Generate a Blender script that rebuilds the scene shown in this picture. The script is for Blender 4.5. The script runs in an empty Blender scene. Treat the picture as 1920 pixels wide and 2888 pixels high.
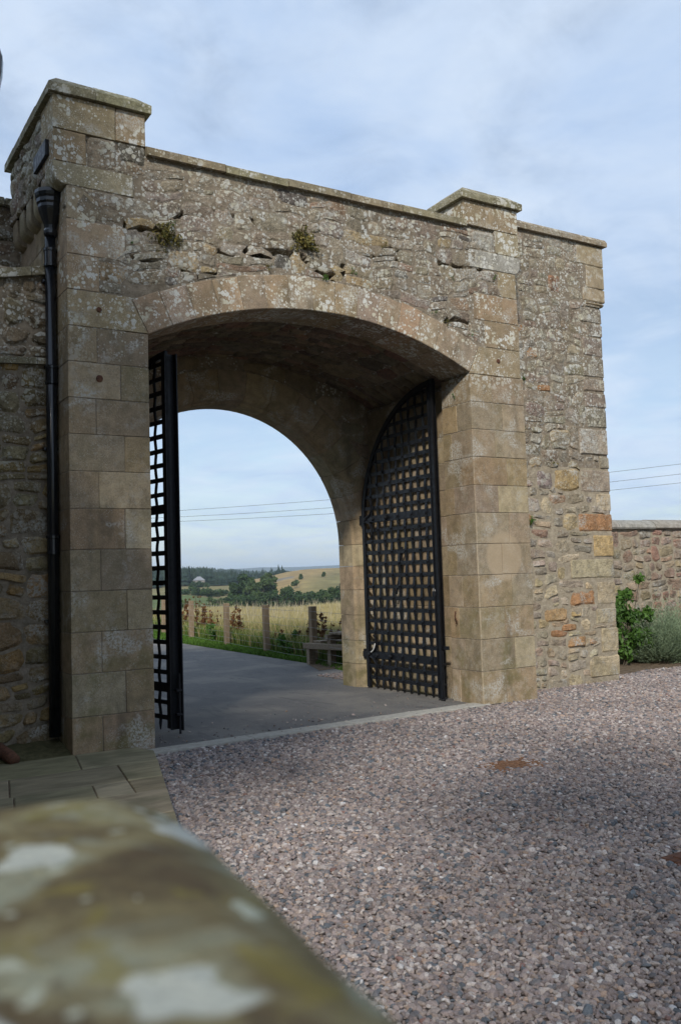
import bpy, math, random
import numpy as np
from mathutils import Vector, Matrix, noise as mnoise

scene = bpy.context.scene
col = scene.collection
random.seed(7)

# ------------------------------------------------------------------ camera
YAW, PITCH, ROLL, FPX = math.radians(31.70), math.radians(3.98), math.radians(-1.832), 2553.3
CAM = Vector((-2.256, -8.42, 1.6))
_f = Vector((math.sin(YAW) * math.cos(PITCH), math.cos(YAW) * math.cos(PITCH), math.sin(PITCH)))
_r0 = Vector((math.cos(YAW), -math.sin(YAW), 0))
_u0 = _r0.cross(_f)
_r = _r0 * math.cos(ROLL) + _u0 * math.sin(ROLL)
_u = -_r0 * math.sin(ROLL) + _u0 * math.cos(ROLL)
cd = bpy.data.cameras.new('camera')
cam = bpy.data.objects.new('camera', cd)
col.objects.link(cam)
cam.matrix_world = Matrix((( _r.x, _u.x, -_f.x, CAM.x), (_r.y, _u.y, -_f.y, CAM.y), (_r.z, _u.z, -_f.z, CAM.z), (0, 0, 0, 1)))
cd.sensor_fit = 'HORIZONTAL'
cd.sensor_width = 15.6
cd.lens = FPX / 1920 * 15.6
cd.clip_start = 0.01
cd.clip_end = 30000
cd.dof.use_dof = True
cd.dof.focus_distance = 10.0
cd.dof.aperture_fstop = 4.5
scene.camera = cam

# ------------------------------------------------------------------ sky and sun
SUN = Vector((0.85, 1.0, -0.875)).normalized()          # direction the light travels
elev = math.asin(-SUN.z)
w = bpy.data.worlds.new('World')
scene.world = w
w.use_nodes = True
nt = w.node_tree
nt.nodes.clear()
wo = nt.nodes.new('ShaderNodeOutputWorld')
bg = nt.nodes.new('ShaderNodeBackground')
bg.inputs['Strength'].default_value = 0.12
sky = nt.nodes.new('ShaderNodeTexSky')
sky.sky_type = 'NISHITA'
sky.sun_disc = False
sky.sun_elevation = elev
sky.sun_rotation = math.atan2(-SUN.x, -SUN.y)
sky.air_density = 1.0
sky.dust_density = 0.8
sky.ozone_density = 1.4
tc = nt.nodes.new('ShaderNodeTexCoord')
sep = nt.nodes.new('ShaderNodeSeparateXYZ')
nt.links.new(tc.outputs['Generated'], sep.inputs[0])
def wmath(op, a, b=None, c=None, clamp=False):
    m = nt.nodes.new('ShaderNodeMath'); m.operation = op; m.use_clamp = clamp
    for i, v in enumerate((a, b, c)):
        if v is None: continue
        if isinstance(v, (int, float)): m.inputs[i].default_value = v
        else: nt.links.new(v, m.inputs[i])
    return m.outputs[0]
zz = wmath('ADD', wmath('MAXIMUM', sep.outputs['Z'], 0.0), 0.16)
cmb = nt.nodes.new('ShaderNodeCombineXYZ')
nt.links.new(wmath('DIVIDE', sep.outputs['X'], zz), cmb.inputs[0])
nt.links.new(wmath('DIVIDE', sep.outputs['Y'], zz), cmb.inputs[1])
def wnoise(scale, detail, rough, dist=0.0, off=(0, 0, 0)):
    mp = nt.nodes.new('ShaderNodeMapping'); mp.inputs['Location'].default_value = off
    nt.links.new(cmb.outputs[0], mp.inputs[0])
    n = nt.nodes.new('ShaderNodeTexNoise'); n.inputs['Scale'].default_value = scale
    n.inputs['Detail'].default_value = detail; n.inputs['Roughness'].default_value = rough; n.inputs['Distortion'].default_value = dist
    nt.links.new(mp.outputs[0], n.inputs['Vector'])
    return n.outputs['Fac']
big = wnoise(0.55, 3, 0.5, 0.3, (3.1, 1.7, 0))
small = wnoise(4.2, 6, 0.62, 0.4, (0.3, 5.2, 0))
cov = wmath('ADD', wmath('MULTIPLY', big, 1.15), wmath('MULTIPLY', small, 0.95))
mr = nt.nodes.new('ShaderNodeMapRange'); mr.interpolation_type = 'SMOOTHSTEP'
mr.inputs['From Min'].default_value = 0.74; mr.inputs['From Max'].default_value = 1.30
mr.inputs['To Min'].default_value = 0.42; mr.inputs['To Max'].default_value = 0.95
nt.links.new(cov, mr.inputs[0])
shade = wnoise(1.9, 6, 0.6, 0.5, (9.2, 2.2, 0))
ccol = nt.nodes.new('ShaderNodeValToRGB')
ccol.color_ramp.elements[0].position = 0.3; ccol.color_ramp.elements[0].color = (3.75, 5.0, 7.05, 1)
ccol.color_ramp.elements[1].position = 0.66; ccol.color_ramp.elements[1].color = (5.7, 6.6, 7.85, 1)
nt.links.new(shade, ccol.inputs[0])
mx = nt.nodes.new('ShaderNodeMix'); mx.data_type = 'RGBA'
nt.links.new(mr.outputs[0], mx.inputs[0])
nt.links.new(sky.outputs[0], mx.inputs[6])
nt.links.new(ccol.outputs[0], mx.inputs[7])
nt.links.new(mx.outputs[2], bg.inputs['Color'])
nt.links.new(bg.outputs[0], wo.inputs['Surface'])

sd = bpy.data.lights.new('sun', 'SUN')
sd.energy = 3.6
sd.angle = math.radians(4.0)
sd.color = (1.0, 0.945, 0.86)
sun = bpy.data.objects.new('sun', sd)
col.objects.link(sun)
sun.rotation_euler = SUN.to_track_quat('-Z', 'Y').to_euler()
sun.location = (-20, -24, 22)

scene.view_settings.view_transform = 'Standard'
scene.view_settings.look = 'None'
scene.view_settings.exposure = 0.1
scene.view_settings.gamma = 1.0
scene.view_settings.use_curve_mapping = False
scene.cycles.max_bounces = 6
scene.cycles.diffuse_bounces = 4
scene.cycles.glossy_bounces = 2
scene.cycles.transparent_max_bounces = 8
scene.cycles.volume_bounces = 0
scene.cycles.use_denoising = True

# ------------------------------------------------------------------ helpers
OFF = {}
def tag(o, label=None, cat=None, group=None, kind=None):
    if label: o['label'] = label
    if cat: o['category'] = cat
    if group: o['group'] = group
    if kind: o['kind'] = kind
    return o
def thing(name, label, cat, loc=(0, 0, 0), group=None):
    o = bpy.data.objects.new(name, None)
    o.empty_display_size = 0.1
    col.objects.link(o)
    o.location = loc
    o['kind'] = 'thing'
    OFF[o.name] = Vector(loc)
    return tag(o, label, cat, group)
def mk(name, V, F, mat=None, parent=None, color=None, smooth=False, loc=None):
    """mesh object; V are world coordinates"""
    base = Vector((0, 0, 0))
    if parent is not None: base = OFF[parent.name]
    elif loc is not None: base = Vector(loc)
    me = bpy.data.meshes.new(name)
    V = np.asarray(V, dtype=float) - np.array(base)
    me.from_pydata(V.tolist(), [], F)
    if smooth: me.polygons.foreach_set('use_smooth', [True] * len(me.polygons))
    me.update()
    o = bpy.data.objects.new(name, me)
    col.objects.link(o)
    if parent is not None: o.parent = parent
    elif loc is not None: o.location = loc
    OFF[o.name] = base
    if mat: me.materials.append(mat)
    if color is not None: o.color = (*color[:3], 1)
    return o
class MB:
    def __init__(s): s.V = []; s.F = []
    def add(s, V, F):
        n = len(s.V); s.V.extend([tuple(v) for v in V]); s.F.extend([tuple(i + n for i in f) for f in F])
    def mk(s, *a, **k): return mk(a[0], s.V, s.F, *a[1:], **k)
def cbox(x0, x1, y0, y1, z0, z1, b=0.006, jit=0.0, rng=random):
    """box with chamfered edges: 24 verts, 44 triangles"""
    lo = (x0, y0, z0); hi = (x1, y1, z1)
    V = []; idx = {}
    for sx in (0, 1):
        for sy in (0, 1):
            for sz in (0, 1):
                s = (sx, sy, sz)
                for ax in range(3):
                    p = []
                    for a in range(3):
                        e = hi[a] if s[a] else lo[a]
                        if a != ax: e += -b if s[a] else b
                        p.append(e + (rng.uniform(-jit, jit) if jit else 0))
                    idx[(s, ax)] = len(V); V.append(p)
    F = []
    for ax in range(3):
        a1, a2 = (ax + 1) % 3, (ax + 2) % 3
        for s in (0, 1):
            q = []
            for u, v in ((0, 0), (1, 0), (1, 1), (0, 1)):
                t = [0, 0, 0]; t[ax] = s; t[a1] = u; t[a2] = v
                q.append(idx[(tuple(t), ax)])
            F.append(q if s else q[::-1])
    for ax in range(3):                          # edges running along ax
        a1, a2 = (ax + 1) % 3, (ax + 2) % 3
        for u in (0, 1):
            for v in (0, 1):
                t0 = [0, 0, 0]; t0[a1] = u; t0[a2] = v; t1 = list(t0); t1[ax] = 1
                q = [idx[(tuple(t0), a1)], idx[(tuple(t1), a1)], idx[(tuple(t1), a2)], idx[(tuple(t0), a2)]]
                F.append(q if (u ^ v) else q[::-1])
    for sx in (0, 1):
        for sy in (0, 1):
            for sz in (0, 1):
                s = (sx, sy, sz); q = [idx[(s, 0)], idx[(s, 1)], idx[(s, 2)]]
                F.append(q if (sx + sy + sz) % 2 else q[::-1])
    return V, F
def box(x0, x1, y0, y1, z0, z1):
    V = [(x, y, z) for x in (x0, x1) for y in (y0, y1) for z in (z0, z1)]
    F = [(0, 1, 3, 2), (4, 6, 7, 5), (0, 4, 5, 1), (2, 3, 7, 6), (0, 2, 6, 4), (1, 5, 7, 3)]
    return V, F
def tube(pts, r, n=8, cap=True, closed=False):
    pts = [Vector(p) for p in pts]
    rs = r if isinstance(r, (list, tuple)) else [r] * len(pts)
    V = []; F = []; up = None
    for i, p in enumerate(pts):
        t = (pts[min(i + 1, len(pts) - 1)] - pts[max(i - 1, 0)]).normalized()
        if up is None:
            up = Vector((0, 0, 1)) if abs(t.z) < 0.9 else Vector((1, 0, 0))
        a = t.cross(up); a.normalize(); b = a.cross(t); up = b
        for k in range(n):
            g = 2 * math.pi * k / n
            V.append(p + (a * math.cos(g) + b * math.sin(g)) * rs[i])
    for i in range(len(pts) - 1):
        for k in range(n):
            F.append((i * n + k, i * n + (k + 1) % n, (i + 1) * n + (k + 1) % n, (i + 1) * n + k))
    if cap:
        F.append(tuple(range(n))[::-1]); F.append(tuple(range((len(pts) - 1) * n, len(pts) * n)))
    return V, F
def lathe(cx, cy, prof, n=20, cap=True):
    V = []; F = []
    for r, z in prof:
        for k in range(n):
            g = 2 * math.pi * k / n
            V.append((cx + r * math.cos(g), cy + r * math.sin(g), z))
    for i in range(len(prof) - 1):
        for k in range(n):
            F.append((i * n + k, i * n + (k + 1) % n, (i + 1) * n + (k + 1) % n, (i + 1) * n + k))
    if cap:
        F.append(tuple(range(n))[::-1]); F.append(tuple(range((len(prof) - 1) * n, len(prof) * n)))
    return V, F
def prism(poly, mapf, w0, w1, bev=0.006):
    """polygon (u,v) counter-clockwise, outer face at w1 (with a chamfer), back at w0; mapf(u,v,w)->xyz"""
    n = len(poly)
    cx = sum(p[0] for p in poly) / n; cy = sum(p[1] for p in poly) / n
    inn = []
    for i, p in enumerate(poly):
        d = math.hypot(p[0] - cx, p[1] - cy) or 1
        k = max(0, 1 - bev * 1.4 / d); inn.append((cx + (p[0] - cx) * k, cy + (p[1] - cy) * k))
    V = [mapf(p[0], p[1], w0) for p in poly] + [mapf(p[0], p[1], w1 - bev) for p in poly] + [mapf(p[0], p[1], w1) for p in inn]
    F = []
    for i in range(n):
        j = (i + 1) % n
        F.append((i, j, n + j, n + i)); F.append((n + i, n + j, 2 * n + j, 2 * n + i))
    F.append(tuple(range(2 * n, 3 * n))); F.append(tuple(range(n))[::-1])
    return V, F
def at(px, py, dist):
    """world point on the ray through a pixel of the 1568-wide view of the photograph, at a horizontal distance"""
    v = _f * FPX + _r * (px * 1.2245 - 960) - _u * (py * 1.2245 - 1444)
    return CAM + v * (dist / math.hypot(v.x, v.y))
def on_y(px, py, y=0.0):
    v = _f * FPX + _r * (px * 1.2245 - 960) - _u * (py * 1.2245 - 1444)
    return CAM + v * ((y - CAM.y) / v.y)
def on_x(px, py, x=0.0):
    v = _f * FPX + _r * (px * 1.2245 - 960) - _u * (py * 1.2245 - 1444)
    return CAM + v * ((x - CAM.x) / v.x)
def on_z(px, py, z=0.0):
    v = _f * FPX + _r * (px * 1.2245 - 960) - _u * (py * 1.2245 - 1444)
    return CAM + v * ((z - CAM.z) / v.z)

# ------------------------------------------------------------------ materials
class NT:
    def __init__(s, name, rough=0.85, spec=0.3):
        s.m = bpy.data.materials.new(name); s.m.use_nodes = True
        s.t = s.m.node_tree; s.b = s.t.nodes['Principled BSDF']
        s.b.inputs['Roughness'].default_value = rough
        s.b.inputs['Specular IOR Level'].default_value = spec
        g = s.t.nodes.new('ShaderNodeNewGeometry'); s.pos = g.outputs['Position']
        s.sep = s.t.nodes.new('ShaderNodeSeparateXYZ'); s.t.links.new(s.pos, s.sep.inputs[0])
    def set(s, i, v):
        if isinstance(v, (int, float)): i.default_value = v
        elif isinstance(v, tuple): i.default_value = v if len(v) == len(i.default_value) else (*v, 1)
        else: s.t.links.new(v, i)
    def noise(s, scale, detail=4, rough=0.55, dist=0.0, vec=None, out='Fac', stretch=None):
        n = s.t.nodes.new('ShaderNodeTexNoise')
        v = vec or s.pos
        if stretch:
            mp = s.t.nodes.new('ShaderNodeMapping'); mp.inputs['Scale'].default_value = stretch
            s.t.links.new(v, mp.inputs[0]); v = mp.outputs[0]
        s.t.links.new(v, n.inputs['Vector'])
        n.inputs['Scale'].default_value = scale; n.inputs['Detail'].default_value = detail
        n.inputs['Roughness'].default_value = rough; n.inputs['Distortion'].default_value = dist
        return n.outputs[out]
    def voro(s, scale, out='Distance', vec=None, feature='F1', rand=1.0):
        n = s.t.nodes.new('ShaderNodeTexVoronoi'); n.feature = feature
        s.t.links.new(vec or s.pos, n.inputs['Vector']); n.inputs['Scale'].default_value = scale
        n.inputs['Randomness'].default_value = rand
        return n.outputs[out]
    def math(s, op, a, b=0.0, clamp=False):
        m = s.t.nodes.new('ShaderNodeMath'); m.operation = op; m.use_clamp = clamp
        s.set(m.inputs[0], a); s.set(m.inputs[1], b)
        return m.outputs[0]
    def mul(s, a, b): return s.math('MULTIPLY', a, b)
    def step(s, v, a, b, lo=0.0, hi=1.0):
        m = s.t.nodes.new('ShaderNodeMapRange'); m.interpolation_type = 'SMOOTHSTEP'
        s.set(m.inputs[0], v)
        for k, x in zip(('From Min', 'From Max', 'To Min', 'To Max'), (a, b, lo, hi)): m.inputs[k].default_value = x
        return m.outputs[0]
    def mix(s, fac, a, b, mode='MIX'):
        m = s.t.nodes.new('ShaderNodeMix'); m.data_type = 'RGBA'; m.blend_type = mode
        s.set(m.inputs[0], fac); s.set(m.inputs[6], a); s.set(m.inputs[7], b)
        return m.outputs[2]
    def ramp(s, v, stops, interp='LINEAR'):
        r = s.t.nodes.new('ShaderNodeValToRGB'); cr = r.color_ramp; cr.interpolation = interp
        s.set(r.inputs[0], v)
        while len(cr.elements) < len(stops): cr.elements.new(0.5)
        for e, (p, c) in zip(cr.elements, stops): e.position = p; e.color = (*c, 1)
        return r.outputs[0]
    def objcol(s):
        o = s.t.nodes.new('ShaderNodeObjectInfo'); s.rand = o.outputs['Random']; return o.outputs['Color']
    def vec_jitter(s, scale, amt):
        n = s.noise(scale, 2, 0.5, out='Color')
        a = s.t.nodes.new('ShaderNodeVectorMath'); a.operation = 'SUBTRACT'; s.t.links.new(n, a.inputs[0]); a.inputs[1].default_value = (0.5, 0.5, 0.5)
        b = s.t.nodes.new('ShaderNodeVectorMath'); b.operation = 'SCALE'; s.t.links.new(a.outputs[0], b.inputs[0]); b.inputs['Scale'].default_value = amt
        c = s.t.nodes.new('ShaderNodeVectorMath'); c.operation = 'ADD'; s.t.links.new(s.pos, c.inputs[0]); s.t.links.new(b.outputs[0], c.inputs[1])
        return c.outputs[0]
    def spots(s, scale, thr, jit=0.02):
        """round patches of uneven size: distance to a cell point below a radius that varies cell by cell"""
        v = s.vec_jitter(30, jit)
        d = s.voro(scale, 'Distance', v); c = s.voro(scale, 'Color', v)
        sp = s.t.nodes.new('ShaderNodeSeparateColor'); s.t.links.new(c, sp.inputs[0])
        r = s.math('MULTIPLY', sp.outputs[0], thr)
        return s.step(s.math('SUBTRACT', r, d), 0.0, 0.05)
    def bump(s, h, strength=0.5, dist=0.01):
        b = s.t.nodes.new('ShaderNodeBump'); b.inputs['Strength'].default_value = strength; b.inputs['Distance'].default_value = dist
        s.t.links.new(h, b.inputs['Height']); s.t.links.new(b.outputs[0], s.b.inputs['Normal'])
    def color(s, c): s.set(s.b.inputs['Base Color'], c)

def stone_mat(name, contrast=0.5, lichen=1.0, lich_z=(3.0, 4.6), crust=0.4, green=0.35, bump=0.5, dist=0.012, more=0.0, marks=False, lsc=19):
    n = NT(name, 0.92, 0.2)
    c = n.objcol()
    fine = n.noise(70, 5, 0.65); med = n.noise(9, 5, 0.6, 0.3); low = n.noise(1.7, 4, 0.55, 0.4)
    g = n.math('ADD', n.mul(fine, 0.5), n.mul(med, 0.5))
    k = n.step(g, 0.3, 0.7, 1 - contrast, 1 + contrast)
    kk = n.t.nodes.new('ShaderNodeCombineColor')
    for i in range(3): n.t.links.new(k, kk.inputs[i])
    c = n.mix(1.0, c, kk.outputs[0], 'MULTIPLY')
    # brown-grey weathering stains, streaked downwards
    st = n.noise(2.2, 5, 0.6, 0.2, stretch=(1.6, 1.6, 0.55))
    c = n.mix(n.step(st, 0.52, 0.74, 0, 0.62), c, (0.085, 0.072, 0.052))
    c = n.mix(n.step(low, 0.55, 0.75, 0, 0.35), c, (0.25, 0.185, 0.11))
    # olive algae low down and in patches
    ga = n.mul(n.step(n.noise(3.1, 4, 0.6), 0.45, 0.65), n.step(n.sep.outputs['Z'], 2.0, 0.0, 0.25, 1.0))
    c = n.mix(n.mul(ga, green), c, (0.115, 0.105, 0.035))
    # grey mineral crust
    cr = n.mul(n.step(n.noise(2.6, 3, 0.5, 0.6), 0.56 - more, 0.68 - more), n.step(n.noise(42, 5, 0.75), 0.44, 0.56))
    c = n.mix(n.mul(cr, crust), c, (0.40, 0.385, 0.34))
    # pale lichen discs, crowded in some areas
    zf = n.step(n.sep.outputs['Z'], lich_z[0], lich_z[1], 0.12, 1.0)
    area = n.step(n.noise(2.4, 4, 0.6, 0.5), 0.50 - more, 0.58 - more)
    l1 = n.mul(n.spots(lsc, 0.78, 0.02), n.mul(area, zf))
    l2 = n.mul(n.spots(34, 0.52, 0.012), n.mul(n.step(n.noise(3.3, 4, 0.6, 0.4), 0.47 - more, 0.56 - more), zf))
    l3 = n.mul(n.spots(95, 0.45, 0.004), n.mul(n.step(n.noise(4.4, 4, 0.6, 0.4), 0.48, 0.58), n.math('ADD', zf, 0.25, True)))
    lm = n.math('MAXIMUM', n.math('MAXIMUM', l1, l2), l3)
    if marks: lm = n.mul(lm, n.step(n.sep.outputs['Y'], 0.75, 0.35))     # none grows inside the passage
    lc = n.mix(n.step(n.noise(6, 3), 0.4, 0.65), (0.58, 0.58, 0.54), (0.50, 0.47, 0.36))
    lc = n.mix(n.step(fine, 0.45, 0.65, 0, 0.45), lc, (0.30, 0.29, 0.25))
    c = n.mix(n.mul(lm, lichen), c, lc)
    if marks:
        # pale clean oval left by a plaque taken off the right pier, and its worn, limewashed corner
        ex = n.math('DIVIDE', n.math('SUBTRACT', n.sep.outputs['X'], 5.29), 0.298); ez = n.math('DIVIDE', n.math('SUBTRACT', n.sep.outputs['Z'], 1.765), 0.305)
        rr = n.math('ADD', n.mul(ex, ex), n.mul(ez, ez)); fr = n.step(n.sep.outputs['Y'], 0.05, 0.03)
        ov = n.mul(n.step(n.math('ADD', rr, n.mul(n.math('SUBTRACT', n.noise(9, 4), 0.5), 0.35)), 1.12, 0.72), fr)
        c = n.mix(n.mul(ov, 0.75), c, n.mix(fine, (0.33, 0.255, 0.165), (0.40, 0.32, 0.22)))
        ax = n.math('ADD', n.math('ABSOLUTE', n.math('SUBTRACT', n.sep.outputs['X'], 4.856)), n.math('ABSOLUTE', n.sep.outputs['Y']))
        ar = n.mul(n.step(n.math('ADD', ax, n.mul(n.noise(9, 6, 0.75), 0.07)), 0.058, 0.036), n.step(n.sep.outputs['Z'], 3.3, 2.2))
        c = n.mix(n.mul(ar, 0.6), c, (0.44, 0.365, 0.26))
    n.color(c)
    h = n.math('ADD', n.mul(n.noise(120, 4, 0.7), 0.35), n.mul(n.noise(22, 6, 0.62), 1.0))
    n.bump(h, bump, dist)
    return n.m
M = {}
M['ashlar'] = stone_mat('dressed_sandstone', 0.34, 0.95, (3.5, 4.3), 0.9, 0.6, 0.5, 0.009, 0.02, True, 23)
M['vault'] = stone_mat('bare_vault_stone', 0.5, 0.0, (3, 5), 0.12, 0.1, 0.9, 0.03)  # vault stone without lichen and with little crust
M['rubble'] = stone_mat('rubble_sandstone', 0.5, 0.95, (1.2, 4.6), 0.9, 0.3, 1.0, 0.035, 0.04)
M['coping'] = stone_mat('coping_sandstone', 0.45, 0.75, (2.0, 4.0), 0.5, 0.3, 0.7, 0.02)
def mortar():
    n = NT('lime_mortar', 0.95, 0.1)
    c = n.ramp(n.noise(14, 6, 0.7), [(0.3, (0.15, 0.122, 0.09)), (0.55, (0.255, 0.213, 0.16)), (0.75, (0.33, 0.285, 0.22))])
    c = n.mix(n.step(n.noise(1.9, 4), 0.5, 0.7, 0, 0.55), c, (0.10, 0.085, 0.06))
    l = n.mul(n.spots(30, 0.6, 0.015), n.mul(n.step(n.noise(2.1, 3), 0.38, 0.52), n.step(n.sep.outputs['Z'], 2.5, 4.6, 0.1, 1)))
    c = n.mix(l, c, (0.48, 0.47, 0.42))
    n.color(c); n.bump(n.math('ADD', n.noise(30, 6, 0.7), n.mul(n.noise(140, 3), 0.4)), 0.9, 0.02)
    return n.m
M['mortar'] = mortar()
def iron():
    n = NT('black_painted_iron', 0.42, 0.32)
    c = n.ramp(n.noise(35, 5, 0.7), [(0.35, (0.003, 0.0035, 0.005)), (0.7, (0.009, 0.010, 0.013))])
    c = n.mix(n.step(n.noise(90, 4, 0.7), 0.68, 0.76, 0, 0.4), c, (0.08, 0.075, 0.07))
    n.color(c); n.set(n.b.inputs['Roughness'], n.step(n.noise(20, 4), 0.3, 0.7, 0.32, 0.6))
    n.bump(n.noise(60, 4), 0.25, 0.004)
    return n.m
M['iron'] = iron()
def simple(name, a, b, scale=12, rough=0.85, spec=0.3, bump=0.3, dist=0.01, stretch=None, lo=0.3, hi=0.7):
    n = NT(name, rough, spec)
    f = n.noise(scale, 6, 0.65, stretch=stretch)
    n.color(n.ramp(f, [(lo, a), (hi, b)])); n.bump(n.noise(scale * 3, 5, 0.65, stretch=stretch), bump, dist)
    return n.m
M['mortar_pale'] = simple('pale_lime_mortar', (0.225, 0.188, 0.135), (0.40, 0.345, 0.26), 16, 0.95, 0.1, 0.9, 0.02)
M['pipe'] = simple('gloss_black_cast_iron', (0.004, 0.005, 0.007), (0.012, 0.014, 0.018), 8, 0.22, 0.6, 0.06, 0.003)
M['rust'] = simple('rusty_iron', (0.12, 0.065, 0.04), (0.27, 0.145, 0.08), 30, 0.9, 0.2, 0.6, 0.006)
M['rust_dark'] = simple('dark_rusty_iron', (0.05, 0.022, 0.014), (0.15, 0.065, 0.035), 40, 0.85, 0.3, 0.5, 0.005)
M['steel'] = simple('weathered_galvanised_wire', (0.16, 0.16, 0.16), (0.3, 0.3, 0.3), 40, 0.5, 0.5, 0.1, 0.002)
M['cable'] = simple('dark_power_cable', (0.02, 0.022, 0.026), (0.04, 0.042, 0.046), 3, 0.6, 0.3, 0.0, 0.001)
M['post'] = simple('brown_treated_timber', (0.16, 0.115, 0.07), (0.31, 0.235, 0.155), 16, 0.85, 0.2, 0.5, 0.006, (3, 3, 0.3))
M['bench'] = simple('weathered_dark_timber', (0.14, 0.11, 0.078), (0.29, 0.235, 0.17), 18, 0.85, 0.2, 0.5, 0.006, (0.6, 3, 3))
M['kerb'] = simple('concrete_sill', (0.29, 0.275, 0.24), (0.43, 0.41, 0.36), 16, 0.9, 0.2, 0.4, 0.006)
M['soil'] = simple('brown_garden_soil', (0.10, 0.072, 0.048), (0.25, 0.19, 0.135), 9, 0.97, 0.1, 1.0, 0.05)
M['trunk'] = simple('grey_bark', (0.06, 0.05, 0.038), (0.14, 0.115, 0.09), 12, 0.95, 0.1, 0.8, 0.03, (2, 2, 0.4))
M['slate'] = simple('grey_slate_roof', (0.19, 0.20, 0.22), (0.27, 0.28, 0.30), 2, 0.7, 0.3, 0.1, 0.01)
M['harl'] = simple('grey_harled_wall', (0.20, 0.19, 0.17), (0.27, 0.255, 0.23), 2, 0.9, 0.2, 0.1, 0.01)
M['chalk'] = simple('white_bird_lime', (0.5, 0.5, 0.48), (0.7, 0.7, 0.68), 30, 0.9, 0.2, 0.1, 0.002)
def asphalt():
    n = NT('worn_grey_tarmac', 0.88, 0.25)
    c = n.ramp(n.noise(160, 4, 0.75), [(0.33, (0.075, 0.073, 0.070)), (0.55, (0.155, 0.15, 0.144)), (0.72, (0.27, 0.258, 0.24))])
    c = n.mix(n.step(n.noise(0.9, 4, 0.55, 0.4), 0.42, 0.66, 0, 0.6), c, (0.25, 0.232, 0.20))
    c = n.mix(n.mul(n.step(n.voro(26), 0.06, 0.03), n.step(n.noise(1.4, 3), 0.5, 0.62)), c, (0.42, 0.38, 0.33))
    c = n.mix(n.step(n.noise(1.7, 6, 0.7, 1.2, stretch=(2.2, 0.5, 1)), 0.55, 0.66, 0, 0.55), c, (0.09, 0.087, 0.084))
    c = n.mix(n.mul(n.step(n.noise(7, 5, 0.7), 0.56, 0.66), 0.5), c, (0.24, 0.225, 0.20))
    n.color(c); n.bump(n.noise(150, 3, 0.7), 0.9, 0.008)
    return n.m
M['asphalt'] = asphalt()
def flag():
    n = NT('olive_flagstone', 0.85, 0.25)
    c = n.objcol()
    k = n.ramp(n.noise(5, 6, 0.62, 0.5, stretch=(0.5, 2.0, 1)), [(0.3, (0.62, 0.62, 0.6)), (0.7, (1.2, 1.2, 1.18))])
    c = n.mix(1.0, c, k, 'MULTIPLY')
    c = n.mix(n.step(n.noise(1.6, 4), 0.48, 0.68, 0, 0.6), c, (0.10, 0.098, 0.055))
    n.color(c); n.bump(n.noise(28, 6, 0.65, stretch=(0.5, 2, 1)), 0.4, 0.008)
    return n.m
M['flag'] = flag()
def lichen_block():
    n = NT('lichened_coping_stone', 0.92, 0.15)
    v = n.vec_jitter(34, 0.04)
    c = n.ramp(n.noise(15, 5, 0.6, 0.7), [(0.36, (0.11, 0.08, 0.045)), (0.5, (0.20, 0.16, 0.08)), (0.64, (0.30, 0.26, 0.14))])
    c = n.mix(n.step(n.noise(11, 4, 0.6, 0.5), 0.52, 0.62, 0, 0.8), c, (0.34, 0.34, 0.24))
    c = n.mix(n.step(n.noise(19, 4, 0.6, 0.5), 0.55, 0.62, 0, 0.85), c, (0.12, 0.088, 0.05))
    c = n.mix(n.step(n.noise(24, 3, 0.6, 0.5), 0.58, 0.64, 0, 0.6), c, (0.25, 0.20, 0.05))
    for sc, k0, k1, cc_, ch in ((13.5, 0.5, 1.0, (0.56, 0.55, 0.47), 0), (22, 0.6, 1.0, (0.54, 0.54, 0.45), 1), (50, 0.5, 0.8, (0.50, 0.50, 0.38), 2)):
        d = n.voro(sc, 'Distance', v); q_ = n.voro(sc, 'Color', v)
        sp = n.t.nodes.new('ShaderNodeSeparateColor'); n.t.links.new(q_, sp.inputs[0])
        m = n.step(n.math('SUBTRACT', n.math('MULTIPLY', n.math('SUBTRACT', sp.outputs[ch], k0), k1), d), -0.01, 0.05)
        c = n.mix(m, c, cc_)
    c = n.mix(n.step(n.noise(220, 4, 0.7), 0.5, 0.7, 0, 0.35), c, (0.12, 0.085, 0.05))
    n.color(c); n.bump(n.math('ADD', n.noise(70, 5, 0.6), n.mul(n.noise(260, 3), 0.4)), 0.8, 0.006)
    return n.m
M['lichen_block'] = lichen_block()
def leafmat(name, a, b, trans=0.25):
    n = NT(name, 0.6, 0.25)
    at_ = n.t.nodes.new('ShaderNodeAttribute'); at_.attribute_name = 'tint'
    c = n.ramp(at_.outputs['Fac'], [(0.0, a), (1.0, b)])
    n.color(c)
    tr = n.t.nodes.new('ShaderNodeBsdfTranslucent'); n.t.links.new(c, tr.inputs[0])
    ms = n.t.nodes.new('ShaderNodeMixShader'); ms.inputs[0].default_value = trans
    out = n.t.nodes['Material Output']
    n.t.links.new(n.b.outputs[0], ms.inputs[1]); n.t.links.new(tr.outputs[0], ms.inputs[2]); n.t.links.new(ms.outputs[0], out.inputs['Surface'])
    return n.m
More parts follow.
